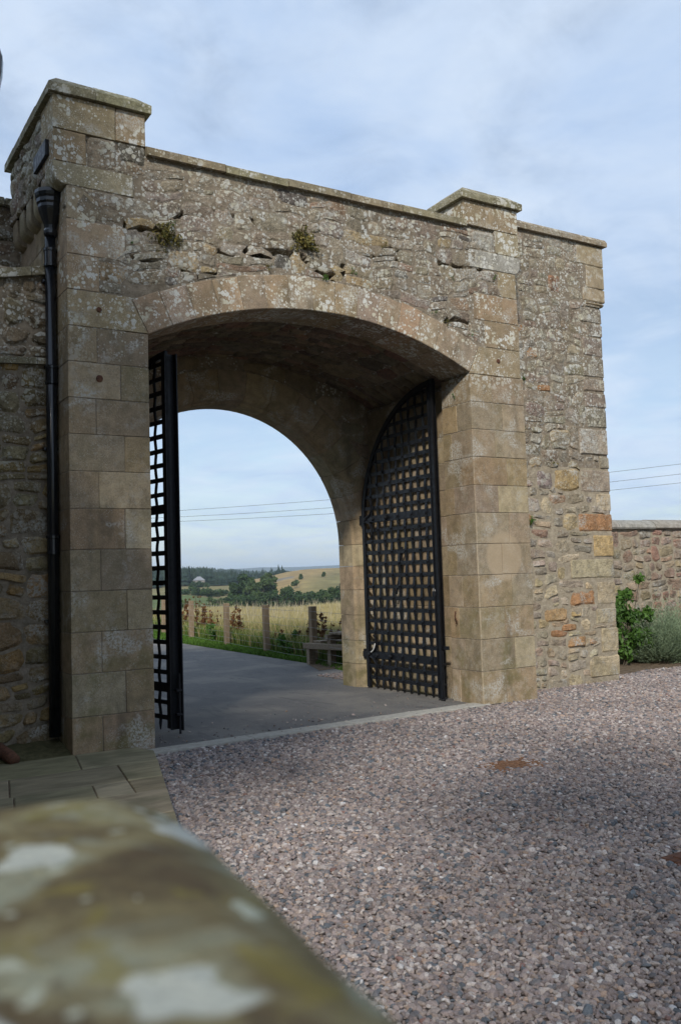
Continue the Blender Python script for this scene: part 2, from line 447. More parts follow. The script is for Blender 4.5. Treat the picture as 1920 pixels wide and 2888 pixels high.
def vcolmat(name, rough=0.9, grain=None, trans=0.0):
    n = NT(name, rough, 0.15)
    at_ = n.t.nodes.new('ShaderNodeAttribute'); at_.attribute_name = 'vcol'
    c = at_.outputs['Color']
    if grain:
        k = n.ramp(n.noise(grain, 5, 0.65), [(0.3, (0.72, 0.72, 0.72)), (0.7, (1.25, 1.25, 1.25))])
        c = n.mix(1.0, c, k, 'MULTIPLY')
    n.color(c)
    if trans:
        tr = n.t.nodes.new('ShaderNodeBsdfTranslucent'); n.t.links.new(c, tr.inputs[0])
        ms = n.t.nodes.new('ShaderNodeMixShader'); ms.inputs[0].default_value = trans
        out = n.t.nodes['Material Output']
        n.t.links.new(n.b.outputs[0], ms.inputs[1]); n.t.links.new(tr.outputs[0], ms.inputs[2]); n.t.links.new(ms.outputs[0], out.inputs['Surface'])
    return n.m
M['grass'] = vcolmat('grass_blades', 0.8, None, 0.3)
M['terrain'] = vcolmat('field_terrain', 0.95, 0.05)
M['leaf_dark'] = leafmat('dark_broadleaf', (0.018, 0.036, 0.012), (0.055, 0.10, 0.03))
M['leaf_mid'] = leafmat('mid_green_broadleaf', (0.03, 0.055, 0.015), (0.085, 0.13, 0.04))
M['leaf_rose'] = leafmat('fresh_green_leaf', (0.03, 0.075, 0.012), (0.10, 0.20, 0.035))
M['leaf_grey'] = leafmat('grey_green_lavender_leaf', (0.11, 0.155, 0.085), (0.32, 0.40, 0.25))
M['leaf_wall'] = leafmat('wall_plant_leaf', (0.055, 0.065, 0.014), (0.25, 0.20, 0.06))
M['needle'] = leafmat('dark_conifer_needles', (0.012, 0.026, 0.018), (0.035, 0.06, 0.035), 0.1)
M['dock'] = leafmat('rusty_dock_seed', (0.05, 0.028, 0.014), (0.26, 0.12, 0.045))
def set_tint(o, vals):
    a = o.data.attributes.new('tint', 'FLOAT', 'POINT'); a.data.foreach_set('value', np.asarray(vals, dtype=np.float32))
def set_vcol(o, cols):
    a = o.data.attributes.new('vcol', 'FLOAT_COLOR', 'POINT')
    cols = np.asarray(cols, dtype=np.float32); c4 = np.ones((len(cols), 4), np.float32); c4[:, :3] = cols
    a.data.foreach_set('color', c4.ravel())
# ------------------------------------------------------------------ stone pieces
def jcol(c, v=0.12, rng=random):
    k = 1 + rng.uniform(-v, v) * 1.3
    return tuple(max(0.01, x * k * (1 + rng.uniform(-v, v) * 0.35)) for x in c)
ASH = [(0.282, 0.22, 0.142), (0.262, 0.202, 0.128), (0.295, 0.235, 0.158), (0.25, 0.20, 0.138), (0.27, 0.203, 0.124)]
RUB = [(0.255, 0.215, 0.16), (0.275, 0.232, 0.175), (0.235, 0.198, 0.15), (0.265, 0.228, 0.182), (0.25, 0.208, 0.15), (0.285, 0.24, 0.175), (0.24, 0.188, 0.145)]
WARM = [(0.40, 0.325, 0.215), (0.37, 0.29, 0.18), (0.35, 0.295, 0.22), (0.32, 0.27, 0.205), (0.42, 0.345, 0.235), (0.33, 0.245, 0.18), (0.37, 0.31, 0.235), (0.31, 0.25, 0.19)]
def bsp(u0, u1, v0, v1, wr, hr, rng, out):
    W, H = u1 - u0, v1 - v0
    wt, ht = rng.uniform(*wr), rng.uniform(*hr)
    if W <= wt * 1.25 and H <= ht * 1.25:
        out.append((u0, u1, v0, v1)); return
    if W / wt > H / ht:
        m = u0 + W * rng.uniform(0.34, 0.66)
        bsp(u0, m, v0, v1, wr, hr, rng, out); bsp(m, u1, v0, v1, wr, hr, rng, out)
    else:
        m = v0 + H * rng.uniform(0.34, 0.66)
        bsp(u0, u1, v0, m, wr, hr, rng, out); bsp(u0, u1, m, v1, wr, hr, rng, out)
def area(p):
    return 0.5 * sum(p[i][0] * p[(i + 1) % len(p)][1] - p[(i + 1) % len(p)][0] * p[i][1] for i in range(len(p)))
def seg_d(p, a, b):
    dx, dy = b[0] - a[0], b[1] - a[1]; L = dx * dx + dy * dy
    t = max(0, min(1, ((p[0] - a[0]) * dx + (p[1] - a[1]) * dy) / L))
    return math.hypot(p[0] - a[0] - t * dx, p[1] - a[1] - t * dy), (a[0] + t * dx, a[1] + t * dy)
def stone_poly(u0, u1, v0, v1, joint, rng, rough=0.07, cut=(0.12, 0.34)):
    g = joint / 2; a0, a1, b0, b1 = u0 + g, u1 - g, v0 + g, v1 - g
    m = min(a1 - a0, b1 - b0)
    c = [m * rng.uniform(*cut) for _ in range(4)]
    P = [(a0 + c[0], b0), ((a0 + a1) / 2, b0), (a1 - c[1], b0), (a1, b0 + c[1]), (a1, (b0 + b1) / 2), (a1, b1 - c[2]),
         (a1 - c[2], b1), ((a0 + a1) / 2, b1), (a0 + c[3], b1), (a0, b1 - c[3]), (a0, (b0 + b1) / 2), (a0, b0 + c[0])]
    return [(p[0] + rng.uniform(-1, 1) * m * rough, p[1] + rng.uniform(-1, 1) * m * rough) for p in P]
def stone_mesh(P, mapf, rng, rim, relief, depth):
    n = len(P); cx = sum(p[0] for p in P) / n; cy = sum(p[1] for p in P) / n
    V = [mapf(p[0], p[1], -depth) for p in P] + [mapf(p[0], p[1], rim) for p in P]
    k = rng.uniform(0.62, 0.8); top = relief * rng.uniform(0.3, 1.0)
    tu, tv = rng.uniform(-1, 1) * relief * 1.2, rng.uniform(-1, 1) * relief * 1.2
    s = max(abs(p[0] - cx) for p in P); t = max(abs(p[1] - cy) for p in P)
    for p in P:
        q = (cx + (p[0] - cx) * k, cy + (p[1] - cy) * k)
        V.append(mapf(q[0], q[1], top + tu * (q[0] - cx) / s + tv * (q[1] - cy) / t + rng.uniform(-0.3, 0.3) * relief))
    V.append(mapf(cx + rng.uniform(-.2, .2) * s, cy + rng.uniform(-.2, .2) * t, top + rng.uniform(-0.1, 0.5) * relief))
    F = []
    for i in range(n):
        j = (i + 1) % n
        F += [(i, j, n + j, n + i), (n + i, n + j, 2 * n + j, 2 * n + i), (2 * n + i, 2 * n + j, 3 * n)]
    return V, F
def rubble(parent, rect, mapf, wr, hr, seed, palette, joint=0.02, rim=-0.01, relief=0.014, depth=0.08, rects=(), circles=(), cracks=(), warp=0.04, keep=None, name='rubble_stone', mat='rubble', flip=False):
    rng = random.Random(seed); cells = []
    bsp(*rect, wr, hr, rng, cells)
    ph = [rng.uniform(0, 6.28) for _ in range(8)]
    def wp(p):
        u, v = p
        return (u + warp * (math.sin(2.3 * v + ph[0]) * 0.6 + math.sin(5.1 * v + 3.3 * u + ph[1]) * 0.5 + 0.35 * math.sin(9.7 * v - 4 * u + ph[2])),
                v + warp * (math.sin(1.9 * u + ph[3]) * 0.6 + math.sin(4.7 * u - 2.9 * v + ph[4]) * 0.5 + 0.35 * math.sin(10.3 * u + 5 * v + ph[5])))
    for c in cells:
        P = [wp(p) for p in stone_poly(*c, joint * rng.uniform(0.6, 1.5), rng)]
        a0 = abs(area(P)); n = len(P)
        cx = sum(p[0] for p in P) / n; cy = sum(p[1] for p in P) / n
        if keep and not keep(cx, cy): continue
        bad = any(r[0] < cx < r[1] and r[2] < cy < r[3] for r in rects)
        for (ox, oz, R, outside) in circles:
            d = math.hypot(cx - ox, cy - oz)
            if (d < R) if outside else (d > R): bad = True
        if bad: continue
        Q = []
        for p in P:
            p = [min(max(p[0], rect[0]), rect[1]), min(max(p[1], rect[2]), rect[3])]
            for r in rects:
                if r[0] - .008 < p[0] < r[1] + .008 and r[2] - .008 < p[1] < r[3] + .008:
                    ds = (p[0] - r[0], r[1] - p[0], p[1] - r[2], r[3] - p[1]); k = ds.index(min(ds))
                    if k == 0: p[0] = r[0] - .01
                    elif k == 1: p[0] = r[1] + .01
                    elif k == 2: p[1] = r[2] - .01
                    else: p[1] = r[3] + .01
            for (ox, oz, R, outside) in circles:
                d = math.hypot(p[0] - ox, p[1] - oz)
                if (d < R + .012) if outside else (d > R - .012):
                    k = (R + .012 if outside else R - .012) / d; p = [ox + (p[0] - ox) * k, oz + (p[1] - oz) * k]
            for line, g in cracks:
                for a, b in zip(line, line[1:]):
                    d, q = seg_d(p, a, b)
                    if d < g:
                        e = (cx - q[0], cy - q[1]); L = math.hypot(*e) or 1
                        p = [q[0] + e[0] / L * g, q[1] + e[1] / L * g]
            Q.append(tuple(p))
        if abs(area(Q)) < 0.35 * a0 or abs(area(Q)) < 0.0016: continue
        V, F = stone_mesh(Q, mapf, rng, rim, relief, depth)
        if flip: F = [f[::-1] for f in F]
        pal = palette(cx, cy, rng) if callable(palette) else jcol(rng.choice(palette), 0.16, rng)
        mk(name, V, F, M[mat], parent, pal)
def mortar_sheet(name, parent, u0, u1, v0, v1, mapf, step, base, amp, cracks=(), depth=0.1, hole=None, flip=False, mat='mortar'):
    nu, nv = max(2, int((u1 - u0) / step)), max(2, int((v1 - v0) / step))
    V = []; F = []; ok = {}
    for i in range(nu + 1):
        for j in range(nv + 1):
            u = u0 + (u1 - u0) * i / nu; v = v0 + (v1 - v0) * j / nv
            wv = base + amp * mnoise.noise((u * 7, v * 7, 3.1)) + amp * 0.6 * mnoise.noise((u * 19, v * 19, 1.7))
            for line, g in cracks:
                d = min(seg_d((u, v), a, b)[0] for a, b in zip(line, line[1:]))
                if d < g * 1.3: wv -= depth * min(1, (1.3 - d / g) * 1.6)
            V.append(mapf(u, v, wv))
            ok[i, j] = not (hole and hole(u, v))
    for i in range(nu):
        for j in range(nv):
            if ok[i, j] or ok[i + 1, j] or ok[i, j + 1] or ok[i + 1, j + 1]:
                a = i * (nv + 1) + j
                f = (a, a + nv + 1, a + nv + 2, a + 1)
                F.append(f[::-1] if flip else f)
    return mk(name, V, F, M[mat], parent, smooth=True)
def rect_stone(parent, r, mapf, seed, color, name='rubble_stone', mat='rubble', rim=-0.004, relief=0.012, depth=0.1, joint=0.012, rough=0.02, cut=(0.05, 0.14), label=None):
    rng = random.Random(seed)
    V, F = stone_mesh(stone_poly(*r, joint, rng, rough, cut), mapf, rng, rim, relief, depth)
    return mk(name, V, F, M[mat], parent, color)
fy = lambda y0: (lambda u, v, w_: (u, y0 - w_, v))          # wall facing the camera side
def block(parent, x0, x1, y0, y1, z0, z1, name='block', mat='ashlar', b=0.005, g=0.003, color=None):
    rng = random
    V, F = cbox(x0 + g, x1 - g, y0, y1, z0 + g, z1 - g, b, 0.0026, rng)
    return mk(name, V, F, M[mat], parent, color or jcol(rng.choice(ASH), 0.10))

# ------------------------------------------------------------------ ground
def gauss(x, m, s): return math.exp(-((x - m) / s) ** 2)
def sst(a, b, x):
    t = max(0.0, min(1.0, (x - a) / (b - a))); return t * t * (3 - 2 * t)
def terrain_h(az, r):
    """az in degrees from +Y towards +X, r metres from the camera; the gateway stands on a shelf above a shallow valley"""
    if r < 30: return -0.07
    h = -0.07 - 9 * sst(30, 160, r) - 6 * sst(180, 340, r)
    right = sst(22.5, 29.5, az) * (1 - sst(80, 120, az))
    h += right * (16.5 * sst(400, 700, r) + 3.5 * sst(620, 820, r) - 22 * sst(850, 1300, r))
    left = 1 - sst(22, 27.5, az)
    h += left * (9.5 * sst(350, 650, r)) + 5 * sst(650, 1100, r)
    h += 30 * sst(900, 2600, r) * (0.6 + 0.4 * math.sin(az * 0.35))* 0.35
    h += 1.2 * math.sin(r * 0.02 + az * 0.5) * sst(150, 400, r)
    return h
def terrain_col(az, r):
    if r < 34: return (0.27, 0.23, 0.10)
    n = mnoise.noise((az * 0.6, r * 0.012, 0.3)); n2 = mnoise.noise((az * 2.2, r * 0.03, 5.3))
    straw = (0.30, 0.215, 0.095); olive = (0.19, 0.165, 0.07); green = (0.095, 0.125, 0.04); wood = (0.03, 0.045, 0.02)
    if r > 1050: c = wood if n > -0.25 else green
    elif az > 25.2:
        t = sst(0.0, 1.0, (az - 27.2) / 3.2 - (r - 430) / 330 + 0.35)
        c = tuple(a * (1 - t) + b * t for a, b in zip(straw, olive))
        if 640 < r < 690 and az < 28.6: c = (0.21, 0.185, 0.14)
    elif r > 430: c = green if (r < 560 + 30 * n) else olive
    else: c = straw if (r > 330 and n2 > -0.1) else (0.16, 0.16, 0.06)
    k = 1 + 0.22 * n2
    return tuple(x * k for x in c)
azs = [a * 0.5 for a in range(-360, 0, 8)] + [a * 0.25 for a in range(0, 280)] + [70 + a for a in range(0, 111, 5)]
azs = sorted(set(azs)); azs = [a for a in azs if a < 180]
rs = [0.01, 4, 10, 20, 30, 34, 40, 50, 65, 80, 100, 125, 150, 175, 200, 220, 240, 260, 280, 300] + list(range(312, 860, 12)) + list(range(870, 1500, 45)) + [1600, 1800, 2100, 2500, 3000, 3600, 4300, 5200, 6400, 8000, 10500, 14000]
V = []; F = []; Cc = []
for r_ in rs:
    for a in azs:
        t = math.radians(a)
        V.append((CAM.x + r_ * math.sin(t), CAM.y + r_ * math.cos(t), terrain_h(a, r_))); Cc.append(terrain_col(a, r_))
na = len(azs)
for i in range(len(rs) - 1):
    for j in range(na):
        k = (j + 1) % na
        F.append((i * na + j, i * na + k, (i + 1) * na + k, (i + 1) * na + j)[::-1])
g = mk('ground', V, F, M['terrain'], smooth=True); set_vcol(g, Cc); tag(g, kind='structure')
# hills on the horizon
def ridge(name, dist, a0, a1, prof, colr):
    V = []; F = []; n = 90
    for i in range(n + 1):
        a = a0 + (a1 - a0) * i / n; t = math.radians(a)
        h = prof(a) + 6 * mnoise.noise((a * 1.1, 0, 0.4)) + 2.5 * mnoise.noise((a * 4.1, 2, 0.4))
        for k, (dd, hh) in enumerate(((0, -25), (500, h * 0.62), (1000, h), (2200, h * 0.5), (3000, -25))):
            V.append((CAM.x + (dist + dd) * math.sin(t), CAM.y + (dist + dd) * math.cos(t), hh if hh < 0 else hh + 3 * mnoise.noise((a * 3, k * 2.2, 1))))
    for i in range(n):
        for k in range(4):
            F.append((i * 5 + k, i * 5 + k + 1, (i + 1) * 5 + k + 1, (i + 1) * 5 + k)[::-1])
    o = mk(name, V, F, M['terrain'], smooth=True); set_vcol(o, [colr] * len(V)); tag(o, kind='structure')
ridge('hills', 6400, -40, 85, lambda a: 62 + 34 * sst(24, 31, a) + 14 * math.sin(a * 0.55 + 0.6), (0.06, 0.075, 0.06))
ridge('low_hills', 2600, -40, 85, lambda a: 8 + 7 * math.sin(a * 0.8) + 5 * sst(26, 20, a), (0.05, 0.065, 0.035))

# gravel court, tarmac drive, sill
def sheet(name, pts, z, mat, kind='structure', label=None):
    o = mk(name, [(p[0], p[1], z) for p in pts], [tuple(range(len(pts)))], M[mat])
    return tag(o, label, None, None, kind)
gv = NT('gravel_fill', 0.9, 0.2)
gv.color(gv.mix(gv.step(gv.voro(42), 0.25, 0.6, 0, 0.75), gv.mix(1.0, (0.30, 0.26, 0.24), gv.ramp(gv.voro(42, 'Color'), [(0.2, (0.35, 0.33, 0.34)), (0.8, (1.25, 1.15, 1.1))]), 'MULTIPLY'), (0.035, 0.03, 0.028)))
gv.bump(gv.voro(42), 0.8, 0.02)
M['gravel_fill'] = gv.m
sheet('gravel_court', [(-9, -16), (22, -16), (22, 3.2), (5.4, 3.2), (5.4, 0.1), (0.2, -0.05), (-9, -0.05)], -0.018, 'gravel_fill')
def edge_x(y):
    P = [(2.9, 5.05), (3.4, 5.55), (5.0, 5.80), (6.0, 5.96), (13.9, 6.40), (40, 8.0), (60, 9.4)]
    for (a, xa), (b, xb) in zip(P, P[1:]):
        if y <= b: return xa + (xb - xa) * max(0, (y - a) / (b - a))
    return P[-1][1]
V = []; F = []
ys = [-0.02, 0.5, 1.5, 2.5, 3.0, 3.4, 4, 5, 6, 8, 10, 14, 20, 28, 36]
for y in ys: V += [(0.45 if y < 3.0 else -9 if y < 20 else -9 + (y - 20) * 0.9, y, 0.0), (5.2 if y < 3.0 else edge_x(y), y, 0.0)]
for i in range(len(ys) - 1): F.append((2 * i, 2 * i + 1, 2 * i + 3, 2 * i + 2))
tag(mk('road', V, F, M['asphalt']), kind='structure')
sheet('soil_bed', [(8.05, 0.95), (9.2, 1.02), (10.6, 1.2), (13.5, 1.3), (13.5, 3.25), (8.05, 3.25)], -0.006, 'soil')
sheet('worn_earth', [(5.45, 4.9), (5.9, 5.0), (6.6, 5.4), (6.7, 6.2), (6.05, 6.25), (5.82, 5.9)], 0.006, 'soil')
sill = thing('door_sill', 'pale concrete sill strip between the gravel and the tarmac', 'sill', (2.7, -0.1, 0))
xs = [0.62, 1.75, 2.95, 4.05, 4.95]
for i in range(4):
    def Y0(x): return -0.235 + (x - 0.8) * 0.052
    x0, x1 = xs[i] + 0.004, xs[i + 1] - 0.004
    P = [(x0, Y0(x0)), (x1, Y0(x1)), (x1, Y0(x1) + 0.21), (x0, Y0(x0) + 0.21)]
    V, F = prism(P, lambda u, v, w_: (u, v, w_), -0.08, 0.014 + random.uniform(-.002, .002), 0.006)
    mk('sill_slab', V, F, M['kerb'], sill)
# flagged pavement in front of the house wall
pav = thing('pavement', None, None, (0, -0.5, 0)); pav['kind'] = 'structure'
def flagp(pts, z=0.05, c=None):
    V, F = prism(pts, lambda u, v, w_: (u, v, w_), -0.06, z + random.uniform(-.003, .003), 0.006)
    mk('flagstone', V, F, M['flag'], pav, c or jcol(random.choice([(0.26, 0.225, 0.14), (0.235, 0.205, 0.125), (0.27, 0.225, 0.15)]), 0.12))
e = lambda y: 0.70 + (y + 0.2) * 0.30                      # outer edge of the flags
rows = [(-0.02, -0.72, [-0.72, 0.02]), (-0.72, -1.38, [-0.70, 0.185]), (-1.38, -1.82, [-0.80, -0.22, 0.06]), (-1.82, -2.5, [-1.0, -0.38]), (-2.5, -3.05, [-0.75, -0.2]), (-3.05, -3.8, [-1.1, -0.5]), (-3.8, -4.4, [-0.9, -0.55]), (-4.4, -5.1, [-1.3, -0.8]), (-5.1, -5.8, [-1.5, -1.0]), (-5.8, -6.5, [-1.6])]
for ya, yb, js in rows:
    G = 0.005; ed = [None] + js + ['e']
    for a, b in zip(ed, ed[1:]):
        def xa(s, y, g):
            if s is None: return -2.2
            if s == 'e': return e(y)
            return s + (y - ya) * 0.19 + g
        P = [(xa(a, yb, G), yb + G), (xa(b, yb, -G if b != 'e' else 0), yb + G), (xa(b, ya, -G if b != 'e' else 0), ya - G), (xa(a, ya, G), ya - G)]
        if ya == -0.02 and b == 'e': P = [P[0], P[1], (e(-0.32), -0.30), (0.60, -0.14), (0.60, -0.03), P[3]]
        flagp(P)

o = mk('joint_bed', [(-2.2, -6.5, 0.040), (e(-6.5) - .01, -6.5, 0.040), (e(-0.32) - .01, -0.30, 0.040), (0.58, -0.05, 0.040), (-2.2, -0.05, 0.040)], [(0, 1, 2, 3, 4)], M['soil'], pav)
# ------------------------------------------------------------------ the gateway
gate_house = thing('gateway', 'weathered sandstone gateway with a wide segmental arch, turreted parapet and vaulted passage', 'gateway', (2.8, 0.0, 0))
GH = gate_house
ZL = [-0.12, 0.37, 0.764, 1.143, 1.524, 1.911, 2.296, 2.648, 2.998, 3.341, 3.687, 4.028, 4.378, 4.722, 5.06, 5.384]
ZR = [-0.12, 0.391, 0.77, 1.154, 1.545, 1.922, 2.30, 2.636, 2.984, 3.323, 3.663, 4.006, 4.36, 4.695, 5.031, 5.355]
XL, XR = 0.79, 4.855                      # opening
CX, RI, RE = 2.82, 4.51, 4.87             # front arch centre x (centre on the ground line), intrados, extrados
# solid cores
def core(x0, x1, y0, y1, z0, z1): 
    V, F = box(x0, x1, y0, y1, z0, z1); mk('core', V, F, M['mortar'], GH)
core(0.006, 0.55, 0.007, 2.93, -0.1, 5.36)
core(0.552, XL - 0.006, 0.0072, 0.556, -0.1, 4.02)
core(4.952, 5.715, 0.31, 2.93, -0.1, 3.96); core(5.0, 5.713, 0.31, 2.93, 3.961, 5.36)
core(XR + 0.006, 5.714, 0.007, 0.556, -0.1, 4.0); core(5.42, 5.68, 0.0074, 0.5, 4.001, 5.36)
core(0.2, 5.6, 0.18, 2.92, 4.72, 5.6)
core(0.0, 0.56, 0.556, 2.43, 3.6, 4.73)
# pier blocks
for i in range(11):
    z0, z1 = ZL[i], ZL[i + 1]
    xj = (0.275, 0.52)[i % 2] + random.uniform(-.02, .02)
    block(GH, 0.0, xj, 0, 0.55, z0, z1); block(GH, xj, XL, 0, 0.57, z0, z1)
for i in range(11):
    z0, z1 = ZR[i], ZR[i + 1]
    xj = (5.22, 5.37)[i % 2] + random.uniform(-.03, .03); yj = (0.30, 0.40)[(i + 1) % 2] + random.uniform(-.03, .03)
    c = jcol(random.choice(ASH), 0.08)
    block(GH, XR, xj, 0, yj, z0, z1, color=c); block(GH, XR, xj, yj, 0.57, z0, z1)
    block(GH, xj, 5.73, 0, 0.5, z0, z1)
# quoins above the springing
QL = [(0, 0.70, 4.028, 4.378), (0, 0.312, 4.378, 4.722), (0, 0.57, 4.722, 5.06), (0, 0.278, 5.06, 5.384)]
QR = [(5.06, 5.70, 4.006, 4.36), (5.13, 5.695, 4.36, 4.695), (4.97, 5.69, 4.695, 5.031), (5.38, 5.685, 5.031, 5.355)]
for (x0, x1, z0, z1) in QL[1:]: block(GH, x0, x1, 0, 0.5, z0, z1)
for (x0, x1, z0, z1) in QR[1:]: block(GH, x0, x1, 0, 0.5, z0, z1)
def clip_block(x0, x1, z0, z1, left):
    """springing block whose inner side follows the back of the arch ring"""
    P = []
    zs = [z0 + (z1 - z0) * k / 4 for k in range(5)]
    arc = []
    for z in zs:
        dx = math.sqrt(max(0, (RE + 0.006) ** 2 - z * z)); x = CX - dx if left else CX + dx
        arc.append((min(max(x, x0 + .1), XL) if left else max(min(x, x1 - .1), XR), z))
    ta_ = math.asin(((XL if left else XR) - CX) / RI)
    k = (CX + (RE + .006) * math.sin(ta_), (RE + .006) * math.cos(ta_))
    ex1 = CX + math.copysign(math.sqrt((RE + .006) ** 2 - z1 * z1), -1 if left else 1)
    P = [(x0, z0), (XL - .003, z0), (k[0] - .003, k[1]), (ex1, z1), (x0, z1)] if left else [(XR + .003, z0), (x1, z0), (x1, z1), (ex1, z1), (k[0] + .003, k[1])]
    V, F = prism(P, fy(0.0), -0.5, 0.0, 0.006)
    mk('block', V, F, M['ashlar'], GH, jcol(ASH[0], .08))
clip_block(0.004, 0.7, 4.032, 4.374, True); clip_block(5.0, 5.696, 4.01, 4.356, False)
# arch stones
t0 = math.asin((XL - CX) / RI); t1 = math.asin((XR - CX) / RI); NV = 15
for i in range(NV):
    a = t0 + (t1 - t0) * i / NV + 0.0007; b = t0 + (t1 - t0) * (i + 1) / NV - 0.0007
    re = RE + random.uniform(-.012, .012)
    arc = [a + (b - a) * k / 3 for k in range(4)]
    P = [(CX + RI * math.sin(t), RI * math.cos(t)) for t in arc] + [(CX + re * math.sin(t), re * math.cos(t)) for t in arc[::-1]]
    V, F = prism(P, fy(0.0), -0.56 - 0.01 * (i % 2), random.uniform(0.0, 0.004), 0.006)
    mk('arch_stone', V, F, M['ashlar'], GH, jcol(random.choice([(0.30, 0.23, 0.155), (0.27, 0.215, 0.155), (0.31, 0.225, 0.145)]), 0.10))
nR = 30; rg_ = [t0 + (t1 - t0) * k / nR for k in range(nR + 1)]
P = [(CX + (RI + .006) * math.sin(t), (RI + .006) * math.cos(t)) for t in rg_] + [(CX + (RE - .01) * math.sin(t), (RE - .01) * math.cos(t)) for t in rg_[::-1]]
n = len(P); V = [(p[0], 0.0066, p[1]) for p in P] + [(p[0], 0.54, p[1]) for p in P]
F = [(k, k + 1, n - 2 - k, n - 1 - k) for k in range(nR)] + [(k, n + k, n + k + 1, k + 1) for k in range(nR)]
mk('core', V, F, M['mortar'], GH)
# rubble face over the arch with open joints
def dl(*pts): return [(lambda q: (q.x, q.z))(on_y(*p)) for p in pts]
CR = [(l_, g_ * 1.05) for l_, g_ in [(dl((232, 515), (262, 512), (320, 524), (375, 530)), 0.028), (dl((238, 488), (250, 500)), 0.02), (dl((405, 500), (440, 484), (520, 494), (560, 505), (640, 522)), 0.018),
      (dl((505, 578), (540, 582)), 0.02), (dl((566, 574), (600, 585), (640, 578), (690, 590), (730, 612)), 0.03), (dl((590, 580), (615, 588)), 0.05),
      (dl((735, 628), (770, 636), (790, 625)), 0.035), (dl((790, 600), (791, 632)), 0.02), (dl((300, 590), (380, 608)), 0.014), (dl((420, 620), (450, 640), (500, 628)), 0.012),
      (dl((1030, 740), (1050, 732), (1078, 745)), 0.028), (dl((880, 563), (925, 580)), 0.014), (dl((985, 600), (1050, 612), (1110, 622)), 0.014), (dl((840, 590), (935, 598)), 0.010)]]
RECT_F = [(a, b, c, d_) for a, b, c, d_ in QL + QR] + [(-.2, 0.66, 5.384, 5.605), (-.2, 0.20, 5.605, 5.92), (4.92, 5.9, 5.355, 5.583), (5.35, 5.9, 5.583, 5.883)]
inarch = lambda u, v: math.hypot(u - CX, v) < RE - 0.06
mortar_sheet('mortar_bed', GH, 0.02, 5.68, 4.05, 5.84, fy(0.0), 0.022, -0.005, 0.0055, CR, 0.12, hole=inarch)
def palF(u, v, rng):
    c = rng.choice(RUB)
    if rng.random() < 0.08: c = (0.36, 0.27, 0.16)
    if rng.random() < 0.02: c = (0.13, 0.115, 0.10)
    if rng.random() < 0.05: c = (0.26, 0.18, 0.125)
    return jcol(c, 0.09, rng)
rubble(GH, (0.03, 5.68, 4.02, 5.835), fy(0.0), (0.20, 0.52), (0.11, 0.26), 21, palF, 0.010, -0.006, 0.0042, 0.1, RECT_F, [(CX, 0, RE + 0.004, True)], CR, 0.05)
# parapet coping
x = 0.79; k = 0
while x < 4.86:
    x2 = min(4.875, x + random.uniform(0.66, 0.92))
    if 4.875 - x2 < 0.3: x2 = 4.875
    P = [(-0.055, 5.832), (0.40, 5.832), (0.40, 5.93), (0.12, 5.985), (-0.03, 5.925), (-0.055, 5.91)]
    dz = random.uniform(-.006, .006)
    V, F = prism([(p[0] + random.uniform(-.003, .003), p[1] + dz) for p in P][::-1], lambda u, v, w_: (w_, u, v), x + 0.004, x2 - 0.003, 0.006)
    mk('coping_stone', V, F, M['coping'], GH, jcol((0.21, 0.18, 0.115), 0.12)); x = x2
# left turret and parapet return, on corbels
def corbel(x0, x1, y0, y1, z0, z1, left, name='corbel', mat='ashlar', c=None):
    """block with a quarter-round lower outer edge, projecting in -x (left) or +x"""
    r = 0.115; P = []
    for k in range(7):
        t = math.pi / 2 * k / 6
        P.append((x0 + r - r * math.sin(t), z0 + r - r * math.cos(t)))
    P = [(x1, z0)] + P + [(x0, z1), (x1, z1)]
    P = P[::-1]
    if not left: P = [(x0 + x1 - p[0], p[1]) for p in P][::-1]
    V, F = prism(P, lambda u, v, w_: (u, -w_, v), -y1, -y0, 0.006)
    mk(name, V, F, M[mat], GH, c or jcol((0.26, 0.215, 0.15), .08))
corbel(-0.12, 0.66, -0.004, 0.30, 5.388, 5.602, True)
block(GH, -0.12, 0.20, -0.002, 0.4, 5.605, 5.92)
block(GH, -0.12, 0.49, -0.003, 0.45, 5.92, 6.26); block(GH, 0.49, 0.795, -0.002, 0.45, 5.925, 6.26)
rect_stone(GH, (0.205, 0.50, 5.61, 5.915), fy(0.0), 3, (0.27, 0.22, 0.16)); rect_stone(GH, (0.51, 0.79, 5.72, 5.92), fy(0.0), 4, (0.13, 0.115, 0.09)); rect_stone(GH, (0.51, 0.79, 5.62, 5.71), fy(0.0), 5, (0.28, 0.21, 0.14))
core(-0.10, 0.78, 0.03, 1.88, 5.61, 6.24)
fx = lambda x0: (lambda u, v, w_: (x0 - w_, u, v))           # wall facing -x, u = y
rubble(GH, (0.41, 1.9, 5.61, 6.25), fx(-0.115), (0.2, 0.45), (0.12, 0.24), 31, RUB, 0.016, -0.01, 0.012, 0.06, flip=True)
for k, yy in enumerate((0.30, 0.62, 0.94, 1.26, 1.58)):
    corbel(-0.10, 0.3, yy + 0.04, yy + 0.24, 5.30, 5.60, True, 'corbel')
block(GH, 0.0, 0.25, 0.52, 1.2, 5.06, 5.36); block(GH, 0.0, 0.25, 1.2, 1.9, 5.06, 5.36); block(GH, 0.0, 0.25, 0.52, 0.9, 4.722, 5.06); block(GH, 0.0, 0.25, 0.9, 1.6, 4.722, 5.06)
